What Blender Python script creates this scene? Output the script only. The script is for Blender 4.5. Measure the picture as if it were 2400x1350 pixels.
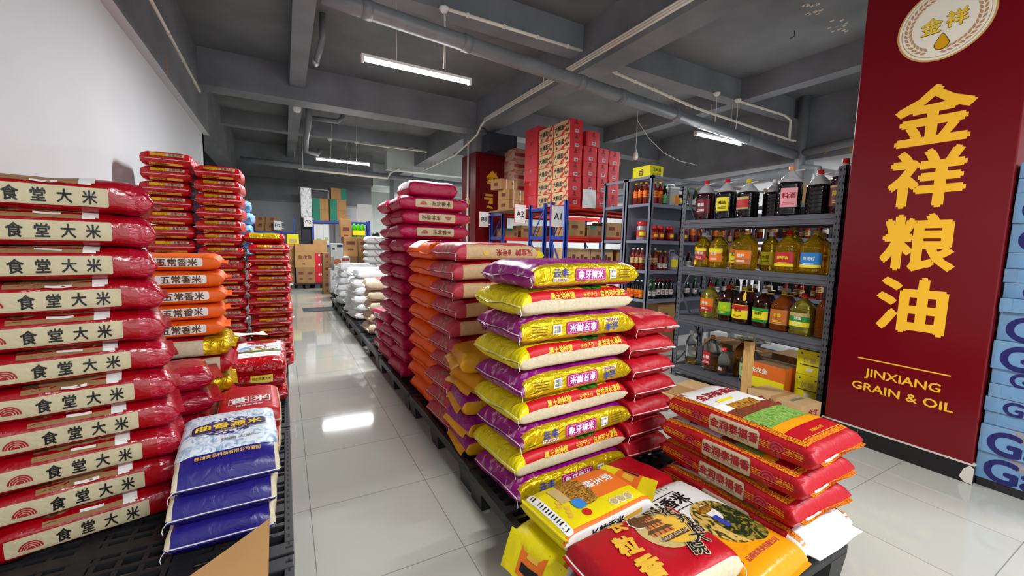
import bpy, bmesh, math, random
from mathutils import Vector, Matrix, noise
from mathutils.bvhtree import BVHTree

sc = bpy.context.scene
for o in list(bpy.data.objects):
    bpy.data.objects.remove(o)
COL = sc.collection
PI = math.pi

# ---------------------------------------------------------------- camera
H = 1.37
F_PX = 966.34
yaw, pitch, roll = math.radians(28.898), math.radians(5.935), math.radians(-1.315)
fw = Vector((math.sin(yaw) * math.cos(pitch), math.cos(yaw) * math.cos(pitch), -math.sin(pitch)))
rt0 = Vector((math.cos(yaw), -math.sin(yaw), 0))
dn0 = fw.cross(rt0)
rt = math.cos(roll) * rt0 + math.sin(roll) * dn0
dn = -math.sin(roll) * rt0 + math.cos(roll) * dn0
cam = bpy.data.cameras.new('camera')
cam.sensor_width = 36
cam.lens = F_PX / 2400 * 36
cam.clip_start = 0.05
cam.clip_end = 100
cam_o = bpy.data.objects.new('camera', cam)
COL.objects.link(cam_o)
cam_o.matrix_world = Matrix(((rt.x, -dn.x, -fw.x, 0), (rt.y, -dn.y, -fw.y, 0), (rt.z, -dn.z, -fw.z, H), (0, 0, 0, 1)))
sc.camera = cam_o

# ---------------------------------------------------------------- world, fill light added at the front, exposure
wd = bpy.data.worlds.new('world')
sc.world = wd
wd.use_nodes = True
wd.node_tree.nodes['Background'].inputs[0].default_value = (0.93, 0.96, 1, 1)
wd.node_tree.nodes['Background'].inputs[1].default_value = 0.35
TUBE_W = 92.0        # watts of each fluorescent lamp
TUBE_EMIT = 26.0     # glow of the tube itself
FILL_W = 60.0        # watts of the unseen fill light added in the opening behind the camera


def area_light(name, loc, rot, sx, sy, power, color=(1, 1, 1), parent=None):
    l = bpy.data.lights.new(name, 'AREA')
    l.shape = 'RECTANGLE'
    l.size, l.size_y = sx, sy
    l.energy = power
    l.color = color
    o = bpy.data.objects.new(name, l)
    COL.objects.link(o)
    o.location = loc
    o.rotation_euler = rot
    if parent:
        o.parent = parent
    return o


area_light('front_fill', (2.6, -3.9, 1.7), (math.radians(90), 0, 0), 6.0, 2.6, FILL_W, (0.95, 0.98, 1))
vs = sc.view_settings
sc.display_settings.display_device = 'sRGB'
vs.view_transform = 'Standard'
vs.look = 'None'
vs.gamma = 1
vs.use_curve_mapping = False
vs.exposure = 0.8
cy = sc.cycles
cy.max_bounces = 10
cy.diffuse_bounces = 4
cy.glossy_bounces = 4
cy.transmission_bounces = 8
cy.transparent_max_bounces = 12
cy.caustics_reflective = False
cy.caustics_refractive = False
cy.sample_clamp_indirect = 6
cy.use_denoising = True


def at(px, py, X=None, Y=None, Z=None):
    """a point of the photograph put at a known wall, depth or height"""
    d = rt * ((px - 1200) / F_PX) + dn * ((py - 675) / F_PX) + fw
    t = X / d.x if X is not None else Y / d.y if Y is not None else (Z - H) / d.z
    return Vector((0, 0, H)) + d * t


# ---------------------------------------------------------------- materials
MATS = {}


def lin(c):
    c = c / 255.0
    return c / 12.92 if c <= 0.04045 else ((c + 0.055) / 1.055) ** 2.4


def mat(name, rgb, rough=0.5, metal=0.0, trans=0.0, bump=None, var=None, emit=0.0, spec=0.5, ior=1.45, coat=0.0, alpha=1.0, stretch=(1, 1, 1)):
    m = bpy.data.materials.new(name)
    m.use_nodes = True
    nt = m.node_tree
    b = nt.nodes['Principled BSDF']
    col = (lin(rgb[0]), lin(rgb[1]), lin(rgb[2]), 1)
    b.inputs['Base Color'].default_value = col
    b.inputs['Roughness'].default_value = rough
    b.inputs['Metallic'].default_value = metal
    b.inputs['Transmission Weight'].default_value = trans
    b.inputs['Specular IOR Level'].default_value = spec
    b.inputs['IOR'].default_value = ior
    b.inputs['Coat Weight'].default_value = coat
    b.inputs['Alpha'].default_value = alpha
    if emit:
        b.inputs['Emission Color'].default_value = col
        b.inputs['Emission Strength'].default_value = emit
    if bump or var:
        tc = nt.nodes.new('ShaderNodeTexCoord')
        mp = nt.nodes.new('ShaderNodeMapping')
        mp.inputs['Scale'].default_value = stretch
        nt.links.new(tc.outputs['Object'], mp.inputs['Vector'])
        src = mp.outputs['Vector']
    if bump:
        n = nt.nodes.new('ShaderNodeTexNoise')
        n.inputs['Scale'].default_value = bump[0]
        n.inputs['Detail'].default_value = 4
        n.inputs['Distortion'].default_value = bump[3] if len(bump) > 3 else 0.3
        bp = nt.nodes.new('ShaderNodeBump')
        bp.inputs['Strength'].default_value = bump[1]
        bp.inputs['Distance'].default_value = bump[2]
        nt.links.new(src, n.inputs['Vector'])
        nt.links.new(n.outputs['Fac'], bp.inputs['Height'])
        nt.links.new(bp.outputs['Normal'], b.inputs['Normal'])
    if var:
        n = nt.nodes.new('ShaderNodeTexNoise')
        n.inputs['Scale'].default_value = var[0]
        n.inputs['Detail'].default_value = 5
        r = nt.nodes.new('ShaderNodeValToRGB')
        k = var[1]
        r.color_ramp.elements[0].position = 0.35
        r.color_ramp.elements[1].position = 0.65
        r.color_ramp.elements[0].color = tuple(x * (1 - k) for x in col[:3]) + (1,)
        r.color_ramp.elements[1].color = tuple(min(1, x * (1 + k)) for x in col[:3]) + (1,)
        nt.links.new(src, n.inputs['Vector'])
        nt.links.new(n.outputs['Fac'], r.inputs['Fac'])
        nt.links.new(r.outputs['Color'], b.inputs['Base Color'])
    MATS[name] = m
    return m


def two_tone(name, ca, cb, scale, rough=0.4, lo=0.45, hi=0.55, stretch=(1, 1, 1), dist=1.0, kind='noise'):
    """a printed picture or ornament: two inks mixed by a noise or wave pattern"""
    m = mat(name, ca, rough)
    nt = m.node_tree
    tc = nt.nodes.new('ShaderNodeTexCoord')
    mp = nt.nodes.new('ShaderNodeMapping')
    mp.inputs['Scale'].default_value = stretch
    nt.links.new(tc.outputs['Object'], mp.inputs['Vector'])
    if kind == 'noise':
        n = nt.nodes.new('ShaderNodeTexNoise')
        n.inputs['Detail'].default_value = 5
        n.inputs['Distortion'].default_value = dist
    elif kind == 'voronoi':
        n = nt.nodes.new('ShaderNodeTexVoronoi')
    else:
        n = nt.nodes.new('ShaderNodeTexWave')
        n.inputs['Distortion'].default_value = dist
        n.inputs['Detail'].default_value = 2
        n.bands_direction = 'DIAGONAL'
    n.inputs['Scale'].default_value = scale
    nt.links.new(mp.outputs['Vector'], n.inputs['Vector'])
    r = nt.nodes.new('ShaderNodeValToRGB')
    r.color_ramp.elements[0].position = lo
    r.color_ramp.elements[1].position = hi
    r.color_ramp.elements[0].color = tuple(lin(c) for c in ca) + (1,)
    r.color_ramp.elements[1].color = tuple(lin(c) for c in cb) + (1,)
    nt.links.new(n.outputs[0], r.inputs['Fac'])
    nt.links.new(r.outputs['Color'], nt.nodes['Principled BSDF'].inputs['Base Color'])
    return m


# film bags: shiny creased plastic; woven bags: dull fibres
FILM = (13, 0.75, 0.022, 1.8)
SOFT = (11, 0.5, 0.012, 1.2)
WOVE = (90, 0.25, 0.002, 0.2)
mat('red_film', (158, 3, 18), 0.2, bump=SOFT, spec=0.6)
mat('red_gloss', (184, 6, 20), 0.18, bump=FILM, spec=0.7)
mat('red_woven', (176, 8, 28), 0.42, bump=SOFT)
mat('red_deep', (150, 10, 24), 0.4, bump=SOFT)
mat('red_print', (196, 20, 28), 0.4)
mat('red_ink', (160, 24, 36), 0.5)
mat('rose_woven', (186, 58, 76), 0.48, bump=SOFT)
two_tone('rose_leaf', (186, 58, 76), (140, 140, 110), 16, 0.5, 0.52, 0.62)
mat('crimson_woven', (172, 4, 66), 0.4, bump=SOFT)
mat('orange_woven', (240, 100, 6), 0.5, bump=SOFT)
mat('mustard_woven', (214, 148, 10), 0.5, bump=SOFT)
mat('purple_film', (142, 8, 120), 0.26, bump=FILM, spec=0.6)
two_tone('purple_leaf', (142, 8, 120), (190, 150, 170), 26, 0.3, 0.55, 0.66)
mat('gold_foil', (222, 190, 22), 0.26, metal=0.55, bump=FILM)
mat('gold_print', (226, 178, 60), 0.4)
mat('gold_ink', (240, 200, 50), 0.4)
mat('yellow_film', (232, 214, 0), 0.3, bump=FILM)
mat('yellow_woven', (228, 208, 4), 0.42, bump=SOFT)
mat('yellow_ink', (248, 224, 20), 0.5)
mat('cream_woven', (212, 198, 168), 0.6, bump=WOVE, var=(60, 0.08))
mat('cream_label', (198, 184, 150), 0.5, bump=SOFT)
mat('blue_film', (34, 24, 116), 0.34, bump=SOFT)
mat('navy_ink', (30, 28, 96), 0.45)
two_tone('river_print', (222, 232, 240), (110, 152, 190), 9, 0.35, 0.46, 0.66, (1.3, 2.2, 1), 2.5)
two_tone('lace_print', (225, 228, 236), (40, 40, 110), 60, 0.4, 0.44, 0.5, kind='voronoi')
mat('beige_woven', (204, 170, 126), 0.5, bump=WOVE, var=(60, 0.06))
mat('white_print', (236, 234, 230), 0.45)
mat('white_woven', (240, 240, 238), 0.5, bump=SOFT)
mat('white_film', (240, 241, 242), 0.28, bump=SOFT)
mat('white_thread', (238, 234, 226), 0.7)
mat('black_ink', (22, 18, 18), 0.5)
mat('magenta_ink', (176, 20, 140), 0.35)
mat('grey_ink', (120, 116, 110), 0.6)
mat('brown_ink', (96, 62, 34), 0.5)
mat('green_ink', (40, 120, 50), 0.5)
mat('blue_ink', (60, 70, 170), 0.5)
two_tone('melon_print', (20, 70, 16), (60, 130, 30), 40, 0.35)
two_tone('grain_print', (196, 140, 40), (90, 50, 16), 40, 0.4, 0.45, 0.55, (1, 3, 1), 2)
two_tone('sky_print', (100, 160, 226), (236, 240, 244), 10, 0.35, 0.4, 0.6)
two_tone('palace_print', (226, 222, 214), (150, 104, 50), 34, 0.4, 0.46, 0.54)
two_tone('garden_print', (30, 96, 40), (120, 150, 60), 50, 0.4)
two_tone('painting_print', (214, 176, 90), (60, 60, 24), 14, 0.4, 0.48, 0.56, (1, 1.6, 1), 2)
two_tone('foliage_print', (24, 46, 20), (150, 130, 50), 22, 0.4, 0.5, 0.6, (1, 1, 1), 2)
two_tone('border_print', (232, 150, 16), (176, 60, 20), 190, 0.45, 0.42, 0.6, kind='voronoi')
two_tone('grass_print', (70, 130, 40), (150, 180, 90), 60, 0.4, 0.45, 0.55, (1, 4, 1))
two_tone('field_print', (150, 40, 36), (90, 60, 30), 30, 0.4, 0.45, 0.55, (1, 3, 1))
mat('amber_print', (232, 150, 16), 0.3, bump=SOFT)

mat('kraft', (178, 134, 84), 0.75, var=(5, 0.08))
mat('kraft_dark', (150, 112, 72), 0.75, var=(5, 0.1))
mat('kraft_pale', (204, 168, 118), 0.75, var=(5, 0.07))
mat('carton_red', (206, 40, 48), 0.55, var=(4, 0.07))
mat('carton_green', (18, 130, 104), 0.6)
mat('carton_white', (228, 228, 226), 0.6)
mat('carton_yellow', (238, 226, 20), 0.55)
mat('carton_orange', (224, 110, 30), 0.55)
mat('carton_crimson', (196, 26, 44), 0.55)
mat('carton_blue', (106, 146, 184), 0.65, var=(3, 0.1))
mat('tape', (190, 150, 96), 0.25)
mat('tape_dark', (150, 40, 40), 0.3)
mat('paper', (236, 236, 234), 0.7, bump=(14, 0.3, 0.01, 0.6))
mat('box_ink', (118, 56, 44), 0.6)

mat('concrete_black', (122, 125, 130), 0.55, var=(1.6, 0.16), bump=(9, 0.2, 0.01, 0.3))
mat('concrete_slab', (112, 114, 117), 0.6, var=(1.1, 0.22), bump=(7, 0.25, 0.01, 0.3))
mat('pipe_black', (122, 125, 129), 0.4, var=(3, 0.12))
mat('wall_white', (206, 208, 210), 0.75, var=(1.2, 0.03), bump=(3, 0.12, 0.01, 0.2))
mat('wall_grey', (168, 170, 174), 0.7, var=(0.8, 0.05))
mat('conduit_white', (240, 236, 222), 0.45)
mat('pillar_red', (108, 3, 17), 0.26, spec=0.5)
mat('sign_gold', (250, 188, 40), 0.5)
mat('stone_black', (26, 25, 27), 0.3)
mat('plaster_edge', (210, 200, 190), 0.8)
mat('pallet_black', (34, 34, 37), 0.45, bump=(60, 0.1, 0.002, 0.1))
mat('rack_black', (88, 90, 97), 0.42)
mat('rack_grey', (122, 126, 142), 0.45)
mat('rack_hole', (10, 10, 12), 0.8)
mat('rack_blue', (28, 68, 168), 0.4)
mat('rack_red', (222, 44, 30), 0.4)
mat('steel', (200, 202, 204), 0.35, metal=0.7)
mat('white_plastic', (234, 234, 232), 0.4)
mat('tube_glow', (255, 255, 255), 0.4, emit=TUBE_EMIT)
mat('black_box', (34, 37, 50), 0.5)
mat('wood', (214, 170, 104), 0.6, var=(14, 0.12), stretch=(6, 6, 0.6))
mat('clear_plastic', (244, 246, 246), 0.06, trans=0.95, ior=1.2)
mat('bag_clear', (232, 234, 236), 0.2, trans=0.55, ior=1.15, bump=(20, 0.6, 0.01, 1))
mat('pet_clear', (250, 253, 252), 0.04, trans=0.97, ior=1.16)
mat('oil_gold', (255, 212, 40), 0.04, trans=0.9, ior=1.28)
mat('oil_amber', (232, 150, 40), 0.05, trans=0.85, ior=1.3)
mat('oil_brown', (160, 78, 28), 0.06, trans=0.6, ior=1.3)
mat('oil_dark', (44, 18, 14), 0.08, spec=0.6)
mat('oil_green', (244, 226, 90), 0.05, trans=0.9, ior=1.3)
mat('soy_black', (16, 12, 14), 0.1, spec=0.6)
mat('soy_red', (52, 12, 14), 0.1, spec=0.6)
mat('sauce_red', (120, 30, 14), 0.12, spec=0.6)
mat('glass_dark', (20, 22, 20), 0.08, spec=0.6)
mat('glass_green', (24, 60, 36), 0.08, spec=0.6)
mat('jar_red', (120, 16, 20), 0.12, spec=0.6)
mat('tub_grey', (150, 154, 160), 0.3, spec=0.5)
mat('cap_red', (206, 26, 34), 0.35)
mat('cap_white', (238, 238, 238), 0.35)
mat('cap_yellow', (240, 200, 40), 0.35)
mat('cap_gold', (206, 168, 70), 0.35)
mat('cap_green', (60, 170, 90), 0.35)
mat('cap_orange', (226, 150, 90), 0.35)
mat('l_red', (190, 40, 40), 0.4)
mat('l_orange', (240, 120, 20), 0.4)
mat('l_yellow', (246, 226, 30), 0.4)
mat('l_blue', (40, 130, 206), 0.4)
mat('l_green', (40, 140, 60), 0.4)
mat('l_lime', (150, 200, 30), 0.4)
mat('l_pink', (240, 160, 170), 0.4)
mat('l_white', (236, 234, 230), 0.4)
mat('l_brown', (110, 44, 40), 0.4)
mat('l_copper', (196, 110, 50), 0.35)
mat('l_tan', (196, 170, 110), 0.4)
mat('l_maroon', (120, 20, 34), 0.4)
mat('l_palegreen', (150, 200, 130), 0.4)
mat('bin_blue', (30, 20, 170), 0.35)
mat('skin', (206, 160, 130), 0.5)
mat('hair', (14, 13, 14), 0.5)
mat('shirt', (40, 44, 60), 0.8)
mat('green_bottle', (70, 190, 20), 0.1, trans=0.5, ior=1.3)
mat('sack_lightblue', (120, 180, 226), 0.4, bump=FILM)
mat('drop_gold', (220, 160, 20), 0.25)
mat('emblem_cream', (240, 232, 214), 0.5)
mat('emblem_rim', (206, 160, 90), 0.4)
mat('wheat_ink', (190, 140, 100), 0.5)
two_tone('noodle_kraft', (214, 182, 132), (206, 174, 124), 3, 0.7)
mat('red_crinkle', (172, 10, 40), 0.12, bump=(30, 0.9, 0.012, 1.0), stretch=(.5, 1.6, 1), spec=0.7)
mat('pale_paint', (206, 214, 210), 0.6)
mat('mat_dark', (60, 62, 64), 0.8)
mat('drawing_blue', (60, 80, 160), 0.6)

# floor: 0.6 m polished tiles with fine dark joints
fm = mat('floor_tile', (172, 170, 160), 0.16, spec=0.45)
nt = fm.node_tree
tc = nt.nodes.new('ShaderNodeTexCoord')
mp = nt.nodes.new('ShaderNodeMapping')
mp.inputs['Location'].default_value = (-0.077, -1.62, 0)
br = nt.nodes.new('ShaderNodeTexBrick')
br.offset = 0
br.inputs['Scale'].default_value = 1.0
br.inputs['Brick Width'].default_value = 0.6
br.inputs['Row Height'].default_value = 0.6
br.inputs['Mortar Size'].default_value = 0.0022
br.inputs['Mortar Smooth'].default_value = 0.3
br.inputs['Color1'].default_value = (lin(184), lin(182), lin(172), 1)
br.inputs['Color2'].default_value = (lin(179), lin(178), lin(169), 1)
br.inputs['Mortar'].default_value = (lin(128), lin(126), lin(119), 1)
ns = nt.nodes.new('ShaderNodeTexNoise')
ns.inputs['Scale'].default_value = 1.7
ns.inputs['Detail'].default_value = 6
mx = nt.nodes.new('ShaderNodeMix')
mx.data_type = 'RGBA'
mx.blend_type = 'MULTIPLY'
mx.inputs[0].default_value = 0.12
nt.links.new(tc.outputs['Object'], mp.inputs['Vector'])
nt.links.new(mp.outputs['Vector'], br.inputs['Vector'])
nt.links.new(tc.outputs['Object'], ns.inputs['Vector'])
nt.links.new(br.outputs['Color'], mx.inputs[6])
nt.links.new(ns.outputs['Color'], mx.inputs[7])
nt.links.new(mx.outputs[2], nt.nodes['Principled BSDF'].inputs['Base Color'])
rr = nt.nodes.new('ShaderNodeMapRange')
rr.inputs['To Min'].default_value = 0.02
rr.inputs['To Max'].default_value = 0.08
nt.links.new(ns.outputs['Fac'], rr.inputs['Value'])
nt.links.new(rr.outputs['Result'], nt.nodes['Principled BSDF'].inputs['Roughness'])

# ---------------------------------------------------------------- mesh building
class MB:
    """collects shapes, each with its material, into one mesh"""

    def __init__(self):
        self.v, self.f, self.m, self.s, self.names = [], [], [], [], []

    def slot(self, name):
        if name not in self.names:
            self.names.append(name)
        return self.names.index(name)

    def add(self, vs, fs, mname, smooth=False, M=None):
        b = len(self.v)
        self.v += [tuple(M @ Vector(p)) if M else tuple(p) for p in vs]
        k = self.slot(mname) if isinstance(mname, str) else None
        for i, f in enumerate(fs):
            self.f.append(tuple(b + j for j in f))
            self.m.append(k if k is not None else self.slot(mname[i]))
            self.s.append(smooth)
        return self

    def box(self, x0, x1, y0, y1, z0, z1, mname, bev=0.0, M=None):
        if bev <= 0:
            vs = [(x, y, z) for z in (z0, z1) for y in (y0, y1) for x in (x0, x1)]
            fs = [(0, 2, 3, 1), (4, 5, 7, 6), (0, 1, 5, 4), (2, 6, 7, 3), (0, 4, 6, 2), (1, 3, 7, 5)]
            return self.add(vs, fs, mname, False, M)
        bm = bmesh.new()
        bmesh.ops.create_cube(bm, size=1)
        bmesh.ops.scale(bm, vec=(x1 - x0, y1 - y0, z1 - z0), verts=bm.verts)
        bmesh.ops.translate(bm, vec=((x0 + x1) / 2, (y0 + y1) / 2, (z0 + z1) / 2), verts=bm.verts)
        bmesh.ops.bevel(bm, geom=bm.edges[:], offset=bev, segments=2, affect='EDGES', profile=0.6)
        bm.verts.index_update()
        self.add([v.co[:] for v in bm.verts], [[v.index for v in f.verts] for f in bm.faces], mname, False, M)
        bm.free()
        return self

    def tube(self, pts, r, mname, n=10, cap=True, radii=None):
        pts = [Vector(p) for p in pts]
        rings, up = [], None
        vs = []
        for i, p in enumerate(pts):
            d = (pts[min(i + 1, len(pts) - 1)] - pts[max(i - 1, 0)]).normalized()
            if up is None:
                up = d.orthogonal().normalized()
            up = (up - d * up.dot(d)).normalized()
            w = d.cross(up)
            rr_ = radii[i] if radii else r
            for k in range(n):
                a = 2 * PI * k / n
                vs.append(p + up * (math.cos(a) * rr_) + w * (math.sin(a) * rr_))
        fs = []
        for i in range(len(pts) - 1):
            for k in range(n):
                k2 = (k + 1) % n
                fs.append((i * n + k, i * n + k2, (i + 1) * n + k2, (i + 1) * n + k))
        if cap:
            fs.append(tuple(range(n - 1, -1, -1)))
            fs.append(tuple((len(pts) - 1) * n + k for k in range(n)))
        return self.add(vs, fs, mname, True)

    def lathe(self, prof, mname, n=24, sq=2.0, a0=0.0, a1=2 * PI, cap=True, M=None, ribs=None):
        """prof: (radius, z) from bottom to top; sq>2 squares the section off"""
        full = abs(a1 - a0 - 2 * PI) < 1e-6
        cnt = n if full else n + 1
        vs, fs = [], []
        for r, z in prof:
            for k in range(cnt):
                a = a0 + (a1 - a0) * k / n
                c, s_ = math.cos(a), math.sin(a)
                e = sq if r > 0.02 else 2.0
                q = (abs(c) ** e + abs(s_) ** e) ** (-1 / e)
                vs.append((r * q * c, r * q * s_, z))
        for i in range(len(prof) - 1):
            for k in range(n):
                k2 = (k + 1) % cnt
                fs.append((i * cnt + k, i * cnt + k2, (i + 1) * cnt + k2, (i + 1) * cnt + k))
        if cap and full:
            fs.append(tuple(range(cnt - 1, -1, -1)))
            fs.append(tuple((len(prof) - 1) * cnt + k for k in range(cnt)))
        return self.add(vs, fs, mname, True, M)

    def sheet(self, nx, ny, fn, mname, smooth=True):
        vs = [fn(i / nx, j / ny) for j in range(ny + 1) for i in range(nx + 1)]
        fs = [(j * (nx + 1) + i, j * (nx + 1) + i + 1, (j + 1) * (nx + 1) + i + 1, (j + 1) * (nx + 1) + i) for j in range(ny) for i in range(nx)]
        return self.add(vs, fs, mname, smooth)

    def mesh(self, name):
        me = bpy.data.meshes.new(name)
        me.from_pydata(self.v, [], self.f)
        for n_ in self.names:
            me.materials.append(MATS[n_])
        me.polygons.foreach_set('material_index', self.m)
        me.polygons.foreach_set('use_smooth', self.s)
        me.update()
        return me


TXT = {}


def text_shape(s, res=2):
    """triangulated outline of the writing, centred, glyphs one unit high"""
    if (s, res) in TXT:
        return TXT[(s, res)]
    c = bpy.data.curves.new('t', 'FONT')
    c.body = s
    c.size = 1
    c.resolution_u = res
    c.align_x = 'CENTER'
    c.align_y = 'CENTER'
    o = bpy.data.objects.new('t', c)
    COL.objects.link(o)
    me = bpy.data.meshes.new_from_object(o.evaluated_get(bpy.context.evaluated_depsgraph_get()))
    bpy.data.objects.remove(o)
    bpy.data.curves.remove(c)
    vs = [tuple(v.co[:2]) for v in me.vertices]
    fs = [tuple(p.vertices) for p in me.polygons]
    bpy.data.meshes.remove(me)
    if vs:
        x0, x1 = min(v[0] for v in vs), max(v[0] for v in vs)
        y0, y1 = min(v[1] for v in vs), max(v[1] for v in vs)
        vs = [(x - (x0 + x1) / 2, y - (y0 + y1) / 2) for x, y in vs]
    TXT[(s, res)] = (vs, fs)
    return vs, fs


def put_text(mb, s, size, mname, fn, sx=1.0, bold=0.0, cut=0.0, ox=0.0, oy=0.0, rot=0.0, res=2):
    """fn maps the flat writing (x, y) to a point just off a surface, or None where there is none"""
    vs, fs = text_shape(s, res)
    if not vs:
        return
    shifts = [(0, 0)] if not bold else [(bold, 0), (-bold, 0), (0, bold), (0, -bold)]
    if bold > 0.035:
        shifts += [(bold, bold), (-bold, bold), (bold, -bold), (-bold, -bold), (0, 0)]
    c, s_ = math.cos(rot), math.sin(rot)
    for q, (dx, dy) in enumerate(shifts):
        flat = [((x + dx) * size * sx, (y + dy) * size) for x, y in vs]
        pts = [fn(ox + x * c - y * s_, oy + x * s_ + y * c, q * 0.00012) for x, y in flat]
        keep = [f for f in fs if all(pts[i] is not None for i in f)]
        mb.add([p if p is not None else (0, 0, 0) for p in pts], keep, mname)


def put_poly(mb, pts, mname, fn, n=0):
    q = [fn(x, y) for x, y in pts]
    if any(p is None for p in q):
        return
    mb.add(q, [tuple(range(len(q)))], mname)


def put_rect(mb, x0, x1, y0, y1, mname, fn, nx=6, ny=3, r=0.0, rot=0.0, cx=0.0, cyy=0.0):
    """patch with an optional corner radius, draped by fn"""
    c, s_ = math.cos(rot), math.sin(rot)

    def g(u, v):
        x, y = x0 + (x1 - x0) * u, y0 + (y1 - y0) * v
        if r:
            for ax, sx_ in ((x0, 1), (x1, -1)):
                for ay, sy_ in ((y0, 1), (y1, -1)):
                    dx, dy = (x - ax) * sx_, (y - ay) * sy_
                    if dx < r and dy < r:
                        k = math.hypot(r - dx, r - dy)
                        if k > r:
                            x = ax + sx_ * (r - (r - dx) * r / k)
                            y = ay + sy_ * (r - (r - dy) * r / k)
        return fn(cx + x * c - y * s_, cyy + x * s_ + y * c)
    us = sorted(set([i / nx for i in range(nx + 1)] + ([r / (x1 - x0) * t for t in (.3, .6, 1)] + [1 - r / (x1 - x0) * t for t in (.3, .6, 1)] if r else [])))
    ws = sorted(set([i / ny for i in range(ny + 1)] + ([min(.5, r / (y1 - y0) * t) for t in (.3, .6, 1)] + [max(.5, 1 - r / (y1 - y0) * t) for t in (.3, .6, 1)] if r else [])))
    pts = [g(u, w) for w in ws for u in us]
    k = len(us)
    fs = [(j * k + i, j * k + i + 1, (j + 1) * k + i + 1, (j + 1) * k + i) for j in range(len(ws) - 1) for i in range(k - 1)]
    fs = [f for f in fs if all(pts[i] is not None for i in f)]
    mb.add([p if p is not None else (0, 0, 0) for p in pts], fs, mname, True)


def put_disc(mb, cx, cyy, rx, ry, mname, fn, n=24, rings=3, a0=0.0, a1=2 * PI, r0=0.0):
    pts, fs = [], []
    for j in range(rings + 1):
        t = r0 + (1 - r0) * j / rings
        for k in range(n + 1):
            a = a0 + (a1 - a0) * k / n
            pts.append(fn(cx + rx * t * math.cos(a), cyy + ry * t * math.sin(a)))
    for j in range(rings):
        for k in range(n):
            fs.append((j * (n + 1) + k, j * (n + 1) + k + 1, (j + 1) * (n + 1) + k + 1, (j + 1) * (n + 1) + k))
    fs = [f for f in fs if all(pts[i] is not None for i in f)]
    mb.add([p if p is not None else (0, 0, 0) for p in pts], fs, mname, True)


def barcode(mb, cx, cyy, w, h, fn):
    put_rect(mb, cx - w / 2, cx + w / 2, cyy - h / 2, cyy + h / 2, 'white_print', fn, 3, 2)
    x, i = cx - w * .42, 0
    rnd = random.Random(int(abs(cx) * 9999) + 3)
    f2 = lift(fn, 0.0008)
    while x < cx + w * .4:
        b = w * rnd.choice((.03, .05, .08))
        put_rect(mb, x, x + b, cyy - h * .36, cyy + h * .36, 'black_ink', f2, 1, 1)
        x += b + w * rnd.choice((.04, .06))


def lift(fn, d):
    return lambda x, y, e=0.0: fn(x, y, d + e)


def flat(o, ex, ey, off=0.0015):
    """a flat face: origin, x and y directions"""
    o, ex, ey = Vector(o), Vector(ex).normalized(), Vector(ey).normalized()
    n = ex.cross(ey)
    return lambda x, y, d=0.0: o + ex * x + ey * y + n * (off + d)


def drape(bvh, side, off=0.002, extra=0.0):
    """drapes flat printing onto a curved body, seen from one side"""
    def fn(x, y, d=0.0):
        if side == 'front':
            o, di = Vector((x, -5, y)), Vector((0, 1, 0))
        elif side == 'back':
            o, di = Vector((-x, 5, y)), Vector((0, -1, 0))
        elif side == 'top':
            o, di = Vector((x, y, 5)), Vector((0, 0, -1))
        elif side == 'right':
            o, di = Vector((5, x, y)), Vector((-1, 0, 0))
        else:
            o, di = Vector((-5, -x, y)), Vector((1, 0, 0))
        p, n_, i, dd = bvh.ray_cast(o, di)
        if p is None:
            return None
        if n_.dot(di) > 0:
            n_ = -n_
        return p + n_ * (off + d)
    return fn


# ---------------------------------------------------------------- linking: a tree is (name, mesh, [child trees], part label)
def T(name, mb, kids=(), label=None):
    return (name, mb.mesh(name) if isinstance(mb, MB) else mb, list(kids), label)


def link(tree, parent=None):
    name, me, kids, label = tree
    o = bpy.data.objects.new(name, me)
    COL.objects.link(o)
    if parent:
        o.parent = parent
        if label:
            o['label'] = label
    for k in kids:
        link(k, o)
    return o


def place(tree, loc, rz=0.0, label='', cat='', group=None, tilt=(0, 0), scale=None):
    o = link(tree)
    o.location = loc
    o.rotation_euler = (tilt[0], tilt[1], rz)
    if scale:
        o.scale = scale
    o['label'] = label
    o['category'] = cat
    if group:
        o['group'] = group
    return o


def struct(name, mb, parent=None):
    o = bpy.data.objects.new(name, mb.mesh(name))
    COL.objects.link(o)
    if parent:
        o.parent = parent
    else:
        o['kind'] = 'structure'
    return o


ORD = ['first', 'second', 'third', 'fourth', 'fifth', 'sixth', 'seventh', 'eighth', 'ninth', 'tenth', 'eleventh', 'twelfth', 'thirteenth', 'fourteenth', 'fifteenth', 'sixteenth', 'seventeenth', 'eighteenth', 'nineteenth', 'twentieth', 'twenty-first', 'twenty-second']


def from_top(i, n):
    return 'topmost' if i == n - 1 else 'lowest' if i == 0 else ORD[n - 1 - i] + ' from top'

# ---------------------------------------------------------------- the room
PX = 3.586                      # aisle face of the column row
m = MB()
m.box(-2.8, 9.2, -4.2, 21.2, -0.1, 0, 'floor_tile')
struct('floor', m)
m = MB()
m.box(-2.8, 9.2, -4.2, 21.2, 4.3, 4.42, 'concrete_slab')
struct('ceiling', m)
m = MB()
m.box(-1.32, -1.17, -4.2, 9.05, 0, 3.3, 'wall_white')
m.box(-1.32, -1.09, -4.2, 9.05, 3.15, 4.3, 'concrete_black')
m.box(-1.1705, -1.087, -4.2, 9.05, 3.144, 3.15, 'wall_white')
struct('wall_left', m)
m = MB()
m.box(-2.8, -2.65, 9.05, 15.8, 0, 4.3, 'concrete_black')
m.box(-2.8, -1.17, 8.9, 9.05, 0, 4.3, 'concrete_black')
struct('wall_recess', m)
m = MB()
m.box(9.0, 9.15, -4.2, 21.2, 0, 3.15, 'wall_white')
m.box(8.97, 9.15, -4.2, 21.2, 3.15, 4.3, 'concrete_black')
struct('wall_right', m)
m = MB()
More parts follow.
